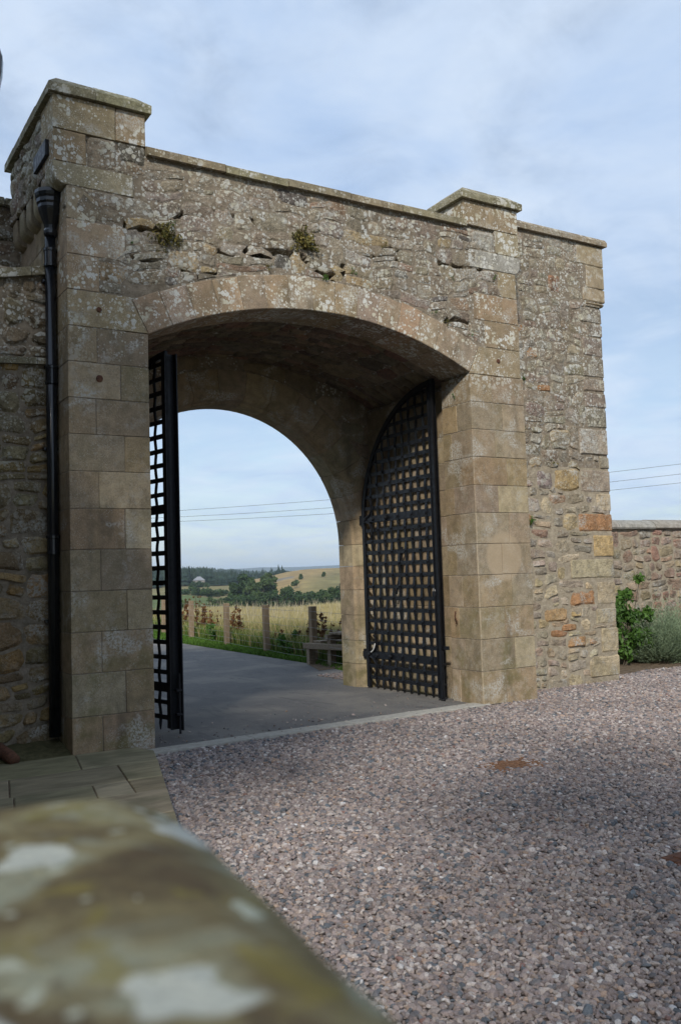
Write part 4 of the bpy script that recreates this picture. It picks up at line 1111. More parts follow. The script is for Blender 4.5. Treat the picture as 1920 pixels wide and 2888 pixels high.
# ------------------------------------------------------------------ gravel
rng = np.random.default_rng(11)
def scatter(n, reg):
    pass
pts = []
sp_list = [(2.2, 5.0, 0.0185), (5.0, 8.0, 0.0215), (8.0, 16.0, 0.028)]
for r0, r1, sp in sp_list:
    X, Y = np.meshgrid(np.arange(-3.0, 13.0, sp), np.arange(-8.4, 4.3, sp))
    X = X.ravel() + rng.uniform(-.55, .55, X.size) * sp; Y = Y.ravel() + rng.uniform(-.55, .55, Y.size) * sp
    D = np.hypot(X - CAM.x, Y - CAM.y); A = np.degrees(np.arctan2(X - CAM.x, Y - CAM.y))
    edge = 0.70 + (Y + 0.2) * 0.30 + 0.01
    k = (D > r0) & (D <= r1) & (A > 8) & (A < 62) & (X > edge)
    sy = -0.235 + (X - 0.8) * 0.052
    k &= ~((X > 0.72) & (X < 4.97) & (Y > sy - 0.01 + 0.03 * np.sin(X * 9) * np.sin(X * 4.3)) & (Y < 3.05))
    k &= ~((X <= 0.72) & (Y > -0.22))
    k &= ~((X > 4.8) & (X < 5.74) & (Y > -0.012) & (Y < 3.02))
    k &= ~((X >= 5.74) & (X < 8.06) & (Y > 0.565))
    k &= ~((X >= 8.06) & (Y > 1.0 + (X - 8.06) * 0.06 + 0.05 * np.sin(X * 5)))
    k &= ~((Y > 3.0) & ((X < 5.05) | (X > 5.5)))
    k &= ~(np.hypot((X - 2.885) / 0.20, (Y + 2.66) / 0.14) < 1 + 0.35 * np.sin(X * 31) * np.sin(Y * 27))
    k &= ~(np.hypot((X - 2.06) / 0.20, (Y + 5.15) / 0.16) < 1)
    pts.append(np.stack([X[k], Y[k], np.full(k.sum(), sp)], 1))
st = np.stack([rng.uniform(0.9, 4.8, 190), rng.exponential(0.45, 190) - 0.05, np.full(190, 0.014)], 1)
ns_ = len(st); pts = np.concatenate(pts + [st]); n = len(pts)
Vg = np.stack([pts[:, 0], pts[:, 1], np.where((pts[:, 1] > 3.0) | (np.arange(n) >= n - ns_), 0.006, -0.014) + rng.uniform(-.006, .008, n)], 1)
o = mk('gravel', Vg, [], None); tag(o, 'loose pink and grey gravel covering the forecourt', 'gravel', None, 'stuff')
me = o.data
sc_ = pts[:, 2] * rng.lognormal(-0.42, 0.26, n)
sc_ = np.minimum(sc_, 0.022); bigm = rng.random(n) < 0.010; sc_[bigm] = np.minimum(sc_[bigm] * 1.7, 0.026)
scl = np.stack([sc_ * rng.uniform(0.95, 1.35, n), sc_ * rng.uniform(0.7, 1.0, n), sc_ * rng.uniform(0.45, 0.75, n)], 1)
Vz = Vg[:, 2] + np.where(bigm, 0.004, 0)
rot = np.stack([rng.normal(0, .35, n), rng.normal(0, .35, n), rng.uniform(0, 6.28, n)], 1)
pal = np.array([(0.33, 0.265, 0.235), (0.28, 0.225, 0.205), (0.40, 0.34, 0.30), (0.22, 0.18, 0.165), (0.36, 0.285, 0.24), (0.165, 0.155, 0.155), (0.125, 0.135, 0.145), (0.48, 0.42, 0.375), (0.39, 0.28, 0.21), (0.27, 0.24, 0.225), (0.58, 0.55, 0.52), (0.22, 0.13, 0.105)])
pw = np.array([.17, .16, .14, .12, .11, .07, .05, .07, .04, .05, .012, .008]); pw /= pw.sum()
ci = rng.choice(len(pal), n, p=pw); pc = pal[ci] * rng.uniform(0.78, 1.2, (n, 1))
pc *= np.array([0.765, 0.78, 0.81])
pc *= (1 + 0.13 * np.sin(pts[:, 0] * 1.7 + 1.1 * np.sin(pts[:, 1] * 1.3)) * np.cos(pts[:, 1] * 1.9 + pts[:, 0] * 0.6))[:, None]
pc[bigm] = np.array([(0.11, 0.125, 0.14), (0.15, 0.14, 0.14), (0.26, 0.22, 0.20)])[rng.integers(0, 3, bigm.sum())]
def fattr(nm, arr):
    a = me.attributes.new(nm, 'FLOAT_VECTOR', 'POINT'); a.data.foreach_set('vector', np.asarray(arr, dtype=np.float32).ravel())
fattr('scl', scl); fattr('rot', rot); fattr('pcol', pc)
a = me.attributes.new('idx', 'INT', 'POINT'); a.data.foreach_set('value', rng.integers(0, 7, n).astype(np.int32))
pm = NT('pebble', 0.82, 0.3)
ia = pm.t.nodes.new('ShaderNodeAttribute'); ia.attribute_type = 'INSTANCER'; ia.attribute_name = 'pcol'
pm.color(pm.mix(1.0, ia.outputs['Color'], pm.ramp(pm.noise(130, 3, 0.6), [(0.3, (0.78, 0.78, 0.78)), (0.7, (1.2, 1.2, 1.2))]), 'MULTIPLY'))
ng = bpy.data.node_groups.new('gravel_scatter', 'GeometryNodeTree')
ng.interface.new_socket('Geometry', in_out='INPUT', socket_type='NodeSocketGeometry')
ng.interface.new_socket('Geometry', in_out='OUTPUT', socket_type='NodeSocketGeometry')
gi = ng.nodes.new('NodeGroupInput'); go = ng.nodes.new('NodeGroupOutput')
iop = ng.nodes.new('GeometryNodeInstanceOnPoints')
join = ng.nodes.new('GeometryNodeJoinGeometry')
for k in range(7):
    ico = ng.nodes.new('GeometryNodeMeshIcoSphere'); ico.inputs['Radius'].default_value = 1.0; ico.inputs['Subdivisions'].default_value = 2
    setp = ng.nodes.new('GeometryNodeSetPosition'); nz_ = ng.nodes.new('ShaderNodeTexNoise'); nz_.noise_dimensions = '4D'
    nz_.inputs['W'].default_value = k * 3.7; nz_.inputs['Scale'].default_value = 0.9; nz_.inputs['Detail'].default_value = 1.5
    vm = ng.nodes.new('ShaderNodeVectorMath'); vm.operation = 'SUBTRACT'; vm.inputs[1].default_value = (0.5, 0.5, 0.5)
    vs = ng.nodes.new('ShaderNodeVectorMath'); vs.operation = 'SCALE'; vs.inputs['Scale'].default_value = 1.5
    ng.links.new(nz_.outputs['Color'], vm.inputs[0]); ng.links.new(vm.outputs[0], vs.inputs[0]); ng.links.new(vs.outputs[0], setp.inputs['Offset'])
    ng.links.new(ico.outputs[0], setp.inputs[0])
    sm = ng.nodes.new('GeometryNodeSetMaterial'); sm.inputs['Material'].default_value = pm.m; ng.links.new(setp.outputs[0], sm.inputs[0])
    g2 = ng.nodes.new('GeometryNodeGeometryToInstance'); ng.links.new(sm.outputs[0], g2.inputs[0]); ng.links.new(g2.outputs[0], join.inputs[0])
def named(nm, ty):
    x_ = ng.nodes.new('GeometryNodeInputNamedAttribute'); x_.data_type = ty; x_.inputs['Name'].default_value = nm
    return [q_ for q_ in x_.outputs if q_.enabled and q_.name == 'Attribute'][0]
ng.links.new(gi.outputs[0], iop.inputs['Points']); ng.links.new(join.outputs[0], iop.inputs['Instance'])
iop.inputs['Pick Instance'].default_value = True
ng.links.new(named('idx', 'INT'), iop.inputs['Instance Index'])
e2r = ng.nodes.new('FunctionNodeEulerToRotation'); ng.links.new(named('rot', 'FLOAT_VECTOR'), e2r.inputs[0]); ng.links.new(e2r.outputs[0], iop.inputs['Rotation'])
ng.links.new(named('scl', 'FLOAT_VECTOR'), iop.inputs['Scale'])
ng.links.new(iop.outputs[0], go.inputs[0])
md = o.modifiers.new('gravel_scatter', 'NODES'); md.node_group = ng
# manhole lids half under the gravel
ml = thing('drain_cover', 'rusty drain grating half buried in the middle of the gravel', 'drain cover', (2.885, -2.66, -0.02))
V, F = cbox(2.60, 3.17, -2.86, -2.46, -0.03, -0.008, .004); mk('plate', V, F, M['rust'], ml)
for k in range(9):
    for j in range(6):
        xx, yy = 2.63 + k * 0.058 + (j % 2) * 0.025, -2.84 + j * 0.062
        V, F = cbox(xx, xx + .036, yy, yy + .02, -0.012, 0.0, .003); mk('tread_bar', V, F, M['rust'], ml)
ml = thing('manhole_lid', 'dark iron manhole lid at the right edge of the gravel', 'manhole', (1.95, -5.15, -0.02))
V, F = cbox(1.84, 2.35, -5.31, -4.99, -0.03, 0.006, .006); mk('lid', V, F, M['rust_dark'], ml)
V, F = cbox(1.89, 2.30, -5.27, -5.03, 0.0, 0.012, .006); mk('raised_panel', V, F, M['rust_dark'], ml)

# ------------------------------------------------------------------ leaves, plants
def leaf_cloud(centers, radii, n, size, rng, squash=1.0, hang=0.0, asp=0.55, shell=0.55):
    """n small quads spread through blobs; returns V, F, tint (light clumps and dark clumps)"""
    centers = np.asarray(centers, float); radii = np.asarray(radii, float)
    w_ = radii ** 2; w_ /= w_.sum()
    k = rng.choice(len(centers), n, p=w_)
    d = rng.normal(size=(n, 3)); d /= np.linalg.norm(d, axis=1, keepdims=True)
    rr = radii[k] * (shell + (1 - shell) * rng.random(n)) * rng.choice([1.0, 1.0, 0.8, 0.5], n)
    P = centers[k] + d * rr[:, None] * np.array([1, 1, squash])
    t1 = rng.normal(size=(n, 3)); t1 /= np.linalg.norm(t1, axis=1, keepdims=True)
    nn_ = d * 0.9 + rng.normal(size=(n, 3)) * 0.6; t2 = np.cross(nn_, t1); t2 /= np.linalg.norm(t2, axis=1, keepdims=True) + 1e-9
    t1 = np.cross(t2, nn_); t1 /= np.linalg.norm(t1, axis=1, keepdims=True) + 1e-9
    s = size * rng.uniform(0.6, 1.3, n)[:, None]
    V = np.stack([P - t1 * s, P + t2 * s * asp, P + t1 * s, P - t2 * s * asp], 1).reshape(-1, 3)
    F = [(4 * i, 4 * i + 1, 4 * i + 2, 4 * i + 3) for i in range(n)]
    tint = np.repeat(np.clip(rng.random(len(centers))[k] * 0.5 + rng.random(n) * 0.5, 0, 1), 4)
    return V, F, tint
def wall_plant(px, py, r, label, y=0.0, n=90, mat='leaf_wall', hang=0.3, xplane=None):
    p = on_y(px, py, y) if xplane is None else on_x(px, py, xplane)
    rg = np.random.default_rng(int(px * 7 + py))
    m = max(3, int(n / 14)); cs = rg.normal(size=(m, 3)) * r * np.array([0.5, 0.22, 0.42]); cs[:, 1] = -np.abs(cs[:, 1]) * 1.2
    if xplane is not None: cs = cs[:, [1, 0, 2]]
    V, F, t = leaf_cloud(np.array(p) + cs, np.full(m, r * 0.38), n, max(0.006, r * 0.13), rg)
    o = mk('wall_plant', V, F, M[mat], loc=tuple(p)); set_tint(o, t)
    tag(o, label, 'plant', 'small plants rooted in the wall joints')
for px, py, r, lb, n_, mt in [
    (378, 541, 0.14, 'bushy green-brown wall plant below the left end of the parapet', 560, 'leaf_wall'),
    (700, 555, 0.145, 'bushy golden-green wall plant above the crown of the arch', 600, 'leaf_wall'),
    (303, 564, 0.035, 'tiny bright green tuft left of the bushy plant below the left parapet', 50, 'leaf_rose'),
    (398, 515, 0.05, 'small green sprig just above the bushy plant below the left parapet', 60, 'leaf_rose'),
    (620, 612, 0.06, 'small dry yellowish tuft left of the golden plant over the arch', 70, 'leaf_wall'),
    (750, 641, 0.06, 'small fresh green tuft sitting on the arch ring below the golden plant', 110, 'leaf_rose'),
    (816, 630, 0.05, 'small green tuft at the lip of the open joint right of the arch crown', 90, 'leaf_rose'),
    (733, 528, 0.03, 'tiny tuft up and right of the golden plant over the arch', 40, 'leaf_wall'),
    (884, 568, 0.06, 'thin grassy tuft in the bed joint under the parapet, right of centre', 60, 'leaf_wall'),
    (1040, 637, 0.045, 'small dark green tuft in the rubble left of the right turret', 60, 'leaf_rose'),
    (1137, 640, 0.05, 'green tuft in the joint beneath the right turret corbel', 80, 'leaf_rose'),
    (1000, 718, 0.045, 'small tuft above the right haunch of the arch', 60, 'leaf_rose'),
    (1030, 745, 0.055, 'yellow-green tuft in the hole above the right end of the arch', 80, 'leaf_wall'),
    (1083, 768, 0.05, 'hanging green tuft behind the right springing of the arch', 60, 'leaf_rose')]:
    wall_plant(px, py, r, lb, 0.0, n_, mt)
for px, py, r, lb, n_, mt in [
    (1206, 872, 0.06, 'green tuft high on the tower face beside the pier', 80, 'leaf_rose'),
    (1217, 1199, 0.08, 'round dark green cushion plant low on the tower beside the pier', 220, 'leaf_rose'),
    (1275, 1068, 0.07, 'yellowish sprig in the rough hollow of the tower face', 70, 'leaf_wall'),
    (1208, 985, 0.05, 'small tuft on the tower beside the pier, between the high tuft and the hollow', 60, 'leaf_wall')]:
    wall_plant(px, py, r, lb, TY - 0.01, n_, mt)
wall_plant(1043, 915, 0.05, 'small fern in the sunlit jamb just below the arch shadow', 0, 60, 'leaf_rose', xplane=4.85)
# shrubs
def shrub(name, label, base, blobs, radii, n, size, mat, stems, asp=0.5):
    T = thing(name, label, 'shrub', base, 'shrubs in the soil bed')
    rg = np.random.default_rng(len(label))
    V, F, t = leaf_cloud(np.array(base) + np.array(blobs), radii, n, size, rg, asp=asp, shell=0.2)
    o = mk('foliage', V, F, M[mat], T); set_tint(o, t)
    mb = MB()
    for k in range(stems):
        q = Vector(base) + Vector(blobs[k % len(blobs)])
        V, F = tube([Vector(base) + Vector((random.uniform(-.08, .08), random.uniform(-.08, .08), -.02)), (Vector(base) + q) / 2 + Vector((random.uniform(-.06, .06), 0, 0.05)), q], [0.012, 0.009, 0.005], 5); mb.add(V, F)
    mb.mk('stem', M['trunk'], T)
    return T
rgs = np.random.default_rng(5)
pb = on_z(1440, 1500, 0.0); pb = Vector((9.35, 1.75, 0))
shrub('rose_bush', 'upright green leafy bush close against the tower corner', tuple(pb), [(0, 0, .25), (.1, -.1, .45), (-.1, .1, .6), (.12, 0, .75), (-.05, 0, .9), (.2, .1, 1.12), (.3, .05, .75), (.42, 0, 1.38), (-.2, .05, .45), (-.22, 0, .8), (.05, .1, 1.05), (.45, -.05, .4), (.5, -.05, .8)], [.2, .2, .2, .18, .18, .15, .16, .12, .17, .15, .13, .2, .16], 3000, 0.045, 'leaf_rose', 8)
# lavender: fans of thin grey-green stems
def lavender(base, r, h, n, label):
    T = thing('lavender_bush', label, 'shrub', base, 'shrubs in the soil bed')
    rg = np.random.default_rng(int(base[0] * 100)); V = []; F = []; tt = []
    for i in range(n):
        az = rg.uniform(0, 6.283); el = math.acos(rg.uniform(0.12, 1.0)); L = rg.uniform(0.5, 1.15)
        d = np.array([math.sin(el) * math.cos(az) * r, math.sin(el) * math.sin(az) * r, math.cos(el) * h])
        root = np.array(base) + d * 0.35 * np.array([1, 1, 0.6]) + rg.normal(size=3) * 0.03; tip = np.array(base) + d * L + np.array([0, 0, 0.10 * L]) + rg.normal(size=3) * 0.075
        side = np.cross(tip - root, rg.normal(size=3)); side /= np.linalg.norm(side) + 1e-9
        tn = rg.random()
        for k in range(7):
            p = root + (tip - root) * (0.3 + 0.7 * k / 6); ax = (tip - root); ax /= np.linalg.norm(ax) + 1e-9
            s2 = np.cross(ax, rg.normal(size=3)); s2 /= np.linalg.norm(s2) + 1e-9
            q = p + ax * 0.045 + s2 * 0.03
            b_ = len(V); V += [p - side * .004, q, p + side * .006 + ax * .01]; F.append((b_, b_ + 1, b_ + 2)); tt += [tn * .6 + .2] * 3
        b_ = len(V); V += [root - side * .004, root + side * .004, tip]; F.append((b_, b_ + 1, b_ + 2)); tt += [tn * .5] * 3
    o = mk('foliage', V, F, M['leaf_grey'], T); set_tint(o, tt)
    mb = MB()
    for k in range(7):
        az = k * 0.9; q = Vector(base) + Vector((math.cos(az) * r * .4, math.sin(az) * r * .4, h * .4)); V, F = tube([base, q], [.014, .007], 5); mb.add(V, F)
    mb.mk('stem', M['trunk'], T)
lavender((10.2, 1.80, 0.0), 0.92, 0.80, 3000, 'grey-green lavender bush spreading over the gravel edge')
lavender((11.3, 2.2, 0.0), 0.70, 0.85, 1500, 'second lavender bush running out of the right edge of the picture')

# ------------------------------------------------------------------ fence, bench, grass
fence_x = lambda y: 6.12 + (y - 6.19) * 0.121
WF = thing('wire_fence', 'stock fence of brown timber posts and wire along the drive', 'fence', (6.9, 11, 0))
py_ = [3.7, 6.25, 8.8, 11.5, 14.65, 17.6, 20.6, 23.6, 26.6]
for i, y in enumerate(py_):
    x = fence_x(y) + random.uniform(-.03, .03); h = 1.0 + random.uniform(-.03, .05) + (0.06 if y > 14 else 0)
    lx, ly = random.uniform(-.015, .015), random.uniform(-.02, .02); s = 0.058
    V, F = cbox(-s, s, -s, s, -0.1, h, 0.008, 0.002)
    V = [(x + v[0] + lx * v[2], y + v[1] + ly * v[2], v[2]) for v in V]; mk('post', V, F, M['post'], WF)
for k, z in enumerate((0.10, 0.22, 0.35, 0.49, 0.65, 0.80, 0.95)):
    P = []
    for a_, b_ in zip(py_, py_[1:]):
        for t in (0, 0.25, .5, .75): 
            yy = a_ + (b_ - a_) * t; P.append((fence_x(yy) - 0.06, yy, z - 0.015 * math.sin(math.pi * t)))
    V, F = tube(P, 0.0022 if k < 6 else 0.0026, 4); mk('wire', V, F, M['steel'], WF)
BN = thing('picnic_bench', 'weathered timber picnic bench half hidden behind the right jamb', 'bench', (6.5, 5.6, 0))
def plank(x0, x1, y0, y1, z0, z1, nm): V, F = cbox(x0, x1, y0, y1, z0, z1, .006, .002); mk(nm, V, F, M['bench'], BN)
plank(5.86, 5.99, 5.95, 6.05, -.05, .30, 'leg'); plank(6.03, 6.15, 5.48, 5.6, -.05, .50, 'leg'); plank(6.9, 7.02, 5.5, 5.6, -.05, .5, 'leg'); plank(6.9, 7.02, 5.98, 6.08, -.05, .32, 'leg')
V, F = cbox(-.06, .06, -1.0, .12, .285, .385, .006); mk('rail', [(5.90 + (0.0) + v[0] - v[1] * 0.22, 5.98 + v[1], v[2]) for v in V], F, M['bench'], BN)
for k in range(3): plank(5.87 + k * .14, 6.0 + k * .14, 4.7, 5.98, .388, .42, 'seat_plank') if False else None
for k in range(2):
    V, F = cbox(0, 1.25, 0, .13, .388, .425, .006, .002); mk('seat_plank', [(5.98 + v[0], 5.74 + k * .14 + v[1], v[2]) for v in V], F, M['bench'], BN)
V, F = cbox(-.06, .8, -.05, .05, .45, .545, .006); mk('rail', [(6.05 + v[0], 5.56 + v[1], v[2]) for v in V], F, M['bench'], BN)
for k in range(3):
    V, F = cbox(0.02, 1.25, 0, .13, .548, .585, .006, .002); mk('table_plank', [(6.06 + v[0], 5.2 + k * .14 + v[1], v[2]) for v in V], F, M['bench'], BN)
def blades(name, P, H, Wd, cb, ct, label, lean=0.25, seed=0, seed_head=False):
    rg = np.random.default_rng(seed); n = len(P)
    az = rg.uniform(0, 6.283, n); d = np.stack([np.cos(az), np.sin(az), np.zeros(n)], 1); side = np.stack([-np.sin(az), np.cos(az), np.zeros(n)], 1)
    az2 = rg.uniform(0, 6.283, n); side = np.stack([np.cos(az2), np.sin(az2), np.zeros(n)], 1)
    ln = (lean * H * rg.uniform(0.2, 1.2, n))[:, None]
    mid = P + d * ln * 0.35 + np.array([0, 0, 1]) * (H * 0.6)[:, None]; tip = P + d * ln + np.array([0, 0, 1]) * H[:, None]
    wv = Wd[:, None]
    V = np.stack([P - side * wv, P + side * wv, mid - side * wv * 0.9, mid + side * wv * 0.9, tip], 1).reshape(-1, 3)
    F = []
    for i in range(n):
        b_ = 5 * i; F += [(b_, b_ + 1, b_ + 3, b_ + 2), (b_ + 2, b_ + 3, b_ + 4)]
    C_ = np.stack([cb, cb, cb * 0.45 + ct * 0.55, cb * 0.45 + ct * 0.55, ct], 1).reshape(-1, 3)
    o = mk(name, V, F, M['grass']); set_vcol(o, C_); tag(o, label, 'grass', None, 'stuff')
rg = np.random.default_rng(3)
def field_pts(n, dmin, dmax, a0, a1):
    A = np.radians(rg.uniform(a0, a1, n)); D = np.sqrt(rg.uniform(dmin ** 2, dmax ** 2, n))
    P = np.stack([CAM.x + D * np.sin(A), CAM.y + D * np.cos(A), np.full(n, -0.05)], 1)
    return P, D
P, D = field_pts(150000, 13, 34, 15, 40)
fx_ = 6.12 + (P[:, 1] - 6.19) * 0.121
k = P[:, 0] > fx_ + 0.12; P = P[k]; D = D[k]; m = len(P)
off = P[:, 0] - (6.12 + (P[:, 1] - 6.19) * 0.121)
near = np.exp(-off / 0.7)[:, None]
H = 0.50 + 0.16 * rg.random(m) + 0.08 * np.sin(P[:, 0] * 1.3) * np.cos(P[:, 1] * 0.9); H *= np.where(off < 0.8, 0.75, 1.0)
cb = np.array([0.17, 0.17, 0.05]) * rg.uniform(.7, 1.2, (m, 1)); ct = np.array([0.50, 0.42, 0.21]) * rg.uniform(.7, 1.2, (m, 1))
gcol = np.array([0.085, 0.15, 0.03]) * rg.uniform(.7, 1.3, (m, 1)); gg = (near > rg.random((m, 1)) * 1.0)
cb = np.where(gg, gcol * 0.8, cb); ct = np.where(gg, gcol * np.array([1.7, 1.35, 1.5]), ct)
blades('tall_grass', P, H, 0.003 + 0.0003 * D, cb, ct, 'tall straw-coloured meadow grass beyond the fence', 0.3, 4)
P, D = field_pts(2600, 20, 34, 14, 42); k = P[:, 0] > 6.12 + (P[:, 1] - 6.19) * 0.121 + 1.0; P = P[k]; D = D[k]; m = len(P)
blades('grass_seed_heads', P, rg.uniform(0.68, 0.92, m), 0.003 + 0.00035 * D, np.tile((0.30, 0.25, 0.13), (m, 1)), np.tile((0.52, 0.46, 0.32), (m, 1)) * rg.uniform(.7, 1.1, (m, 1)), 'pale nodding seed heads above the meadow grass', 0.25, 5)
# verge
Y = rg.uniform(3.6, 26, 26000); ex = np.array([edge_x(v) for v in Y]); fxv = 6.12 + (Y - 6.19) * 0.121
X = ex + (fxv + 0.25 - ex) * rg.random(len(Y)); P = np.stack([X, Y, np.full(len(Y), -0.03)], 1)
k = ~((Y < 6.3) & (X < 6.6) & (rg.random(len(Y)) < 0.9)); P = P[k]; m = len(P); dl_ = np.hypot(P[:, 0] - CAM.x, P[:, 1] - CAM.y)
g1 = np.array([0.07, 0.135, 0.022]) * rg.uniform(.6, 1.3, (m, 1))
blades('verge_grass', P, rg.uniform(0.05, 0.13, m), 0.003 + 0.0005 * dl_, g1 * .8, g1 * 1.4, 'short bright green grass verge between drive and fence', 0.5, 6)
V = []; F = []
yy = [3.0, 4, 5, 6, 8, 11, 14, 18, 24, 32]
for y in yy: V += [(edge_x(y) - 0.005, y, -0.001), (edge_x(y) + 1.6, y, 0.012)]
for i in range(len(yy) - 1): F.append((2 * i, 2 * i + 1, 2 * i + 3, 2 * i + 2))
M['turf'] = simple('turf', (0.04, 0.075, 0.015), (0.09, 0.13, 0.03), 20, 0.95, 0.1, 0.5, 0.02)
tag(mk('verge', V, F, M['turf']), kind='structure')
# dock plants
def dock(px, py, h, label, dist_off=0.35, n=3, mat='dock'):
    # stand on the meadow edge just beyond the fence
    v = at(px, py, 100) - CAM; best = None
    for k in range(60, 320):
        q = CAM + v * (k / 1000.0)
        if q.x > fence_x(q.y) + dist_off: best = q; break
    base = (best.x, best.y, -0.03)
    T = thing('dock_plant', label, 'plant', base, 'rusty dock plants along the fence')
    rgd = np.random.default_rng(int(px * 3 + py)); mb = MB(); VV = []; FF = []; tt = []
    for s in range(n):
        tip = Vector(base) + Vector((rgd.normal() * .12, rgd.normal() * .12, h * rgd.uniform(.75, 1.0)))
        r0 = Vector(base) + Vector((rgd.normal() * .04, rgd.normal() * .04, 0)); V, F = tube([r0, (r0 + tip) / 2 + Vector((rgd.normal() * .03, 0, 0)), tip], [.012, .009, .004], 4); mb.add(V, F)
        cs = [np.array(r0 + (tip - r0) * t) + rgd.normal(size=3) * .03 for t in np.linspace(.35, 1, 9)]
        V, F, t = leaf_cloud(cs, [.07] * 5 + [.05] * 4, 130, 0.03, rgd, squash=1.3, shell=.1)
        b_ = len(VV); VV += V.tolist(); FF += [tuple(i + b_ for i in f) for f in F]; tt += list(t)
    mb.mk('stem', M['dock'], T)
    for c_ in T.children: set_tint(c_, [0.3] * len(c_.data.vertices))
    o = mk('seed_head', VV, FF, M[mat], T); set_tint(o, tt); o['kind'] = 'stuff'
for px, py, h, lb in [(424, 1470, 1.15, 'dock plant with reddish seed spikes left of the first visible fence post'), (456, 1470, 1.2, 'tall rusty dock plant just right of the leftmost fence post'), (470, 1475, 1.05, 'dark red dock plant between the first and second fence posts'), (486, 1480, 0.75, 'low brown dock plant just left of the second fence post'),
                      (532, 1490, 0.95, 'rusty dock plant just right of the second fence post'), (556, 1490, 0.95, 'thin dark dock plant midway between second and third fence posts'), (406, 1465, 1.15, 'rusty dock plant beside the edge of the shaded gate'),
                      (650, 1520, 0.45, 'low brown dock plant right of the third fence post'), (708, 1525, 0.85, 'brown dock plant just left of the fence post by the bench'), (742, 1520, 0.95, 'dark brown dock plant just right of the fence post by the bench'), (770, 1500, 0.8, 'brown dock plant behind the picnic bench'), (690, 1525, 0.5, 'yellowing dock plant between the third and fourth fence posts')]:
    dock(px, py, h, lb, 0.30 + random.uniform(0, .25))
for px, lb in [(500, 'dark green nettle clump at the foot of the fence, by the second post'), (665, 'dark green weed clump at the foot of the fence, between third and fourth posts')]:
    b = None
    v = at(px, 1480, 100) - CAM
    for k in range(60, 320):
        q = CAM + v * (k / 1000.0)
        if q.x > fence_x(q.y) + 0.15: b = q; break
    rgd = np.random.default_rng(px); V, F, t = leaf_cloud([(b.x + rgd.normal() * .15, b.y + rgd.normal() * .15, .12 + .08 * k) for k in range(5)], [.16, .16, .15, .13, .1], 420, .04, rgd, shell=.2)
    o = mk('weed_clump', V, F, M['leaf_rose'], loc=(b.x, b.y, 0)); set_tint(o, t); tag(o, lb, 'plant')

# ------------------------------------------------------------------ trees
def make_tree(name, label, base, h, rx, n, size, mat, seed, group=None, trunk=0.25, blobs=16, squash=0.8, limbs=5, low=0.3):
    T = thing(name, label, 'tree', tuple(base), group)
    rg = np.random.default_rng(seed); base = Vector(base)
    cs = []; rs_ = []
    for k in range(blobs):
        t = rg.uniform(low, 0.92); f = math.sin(math.pi * min(0.97, max(0.12, (t - low + 0.15) / (1.12 - low)))) ** 0.6
        a = rg.uniform(0, 6.283); q = rx * f * math.sqrt(rg.random()) * 0.85
        cs.append((base.x + q * math.cos(a), base.y + q * math.sin(a), base.z + h * t)); rs_.append(rx * rg.uniform(0.26, 0.46))
    V, F, t = leaf_cloud(cs, rs_, n, size, rg, squash=squash, shell=0.5)
    o = mk('crown', V, F, M[mat], T); set_tint(o, t)
    mb = MB(); r0 = h * 0.022 * trunk / 0.25
    V, F = tube([base - Vector((0, 0, .3)), base + Vector((0.02 * h, 0, h * .3)), base + Vector((0, 0.02 * h, h * .75))], [r0, r0 * .7, r0 * .25], 7); mb.add(V, F)
    for k in range(limbs):
        c = Vector(cs[k % blobs]); s = base + Vector((0.015 * h, 0, h * rg.uniform(.25, .5))); V, F = tube([s, (s + c) / 2 + Vector((0, 0, .03 * h)), c], [r0 * .4, r0 * .28, r0 * .1], 5); mb.add(V, F)
    mb.mk('trunk', M['trunk'], T)
    return T
def tground(px, dist):
    v = at(px, 1325, dist); az = math.degrees(math.atan2(v.x - CAM.x, v.y - CAM.y)); return Vector((v.x, v.y, terrain_h(az, dist)))
def tree_to(px, dist, py_top, rx, mat, seed, label, group, n=700, name='broadleaf_tree', blobs=12, low=0.2, size=None, squash=.85):
    b = tground(px, dist); top = at(px, py_top, dist).z; h = max(3.0, top - b.z)
    make_tree(name, label, b, h / 1.02, rx, int(n * 1.7), size or dist * 0.0016, mat, seed, group, blobs=blobs, low=low, squash=squash)
# hedgerow of dark trees in the dip
row = [(528, 1388, 330), (545, 1380, 360), (560, 1376, 380), (575, 1370, 385), (592, 1364, 392), (608, 1368, 390), (622, 1366, 385), (637, 1357, 392), (652, 1352, 405), (662, 1349, 410), (676, 1360, 392), (690, 1365, 385), (704, 1364, 388), (718, 1358, 385), (733, 1362, 375), (748, 1356, 370), (763, 1354, 365), (779, 1351, 360), (796, 1350, 360), (814, 1350, 360)]
where = ['small low tree at the far left end of the valley hedgerow', 'low tree second from the left end of the valley hedgerow', 'tree third from the left end of the valley hedgerow', 'tree fourth from the left end of the valley hedgerow']
for i, (px, pt, ds) in enumerate(row):
    lb = where[i] if i < 4 else 'dark green broadleaf tree in the closed run of the valley hedgerow'
    if px == 662: lb = 'highest tree of the valley hedgerow, standing up against the golden hill'
    tree_to(px, ds, pt - 1, 4.6 + 0.9 * (i % 3), 'leaf_dark' if i % 4 else 'leaf_mid', 100 + i, lb, 'hedgerow trees in the valley', 1300, blobs=20, low=0.05)
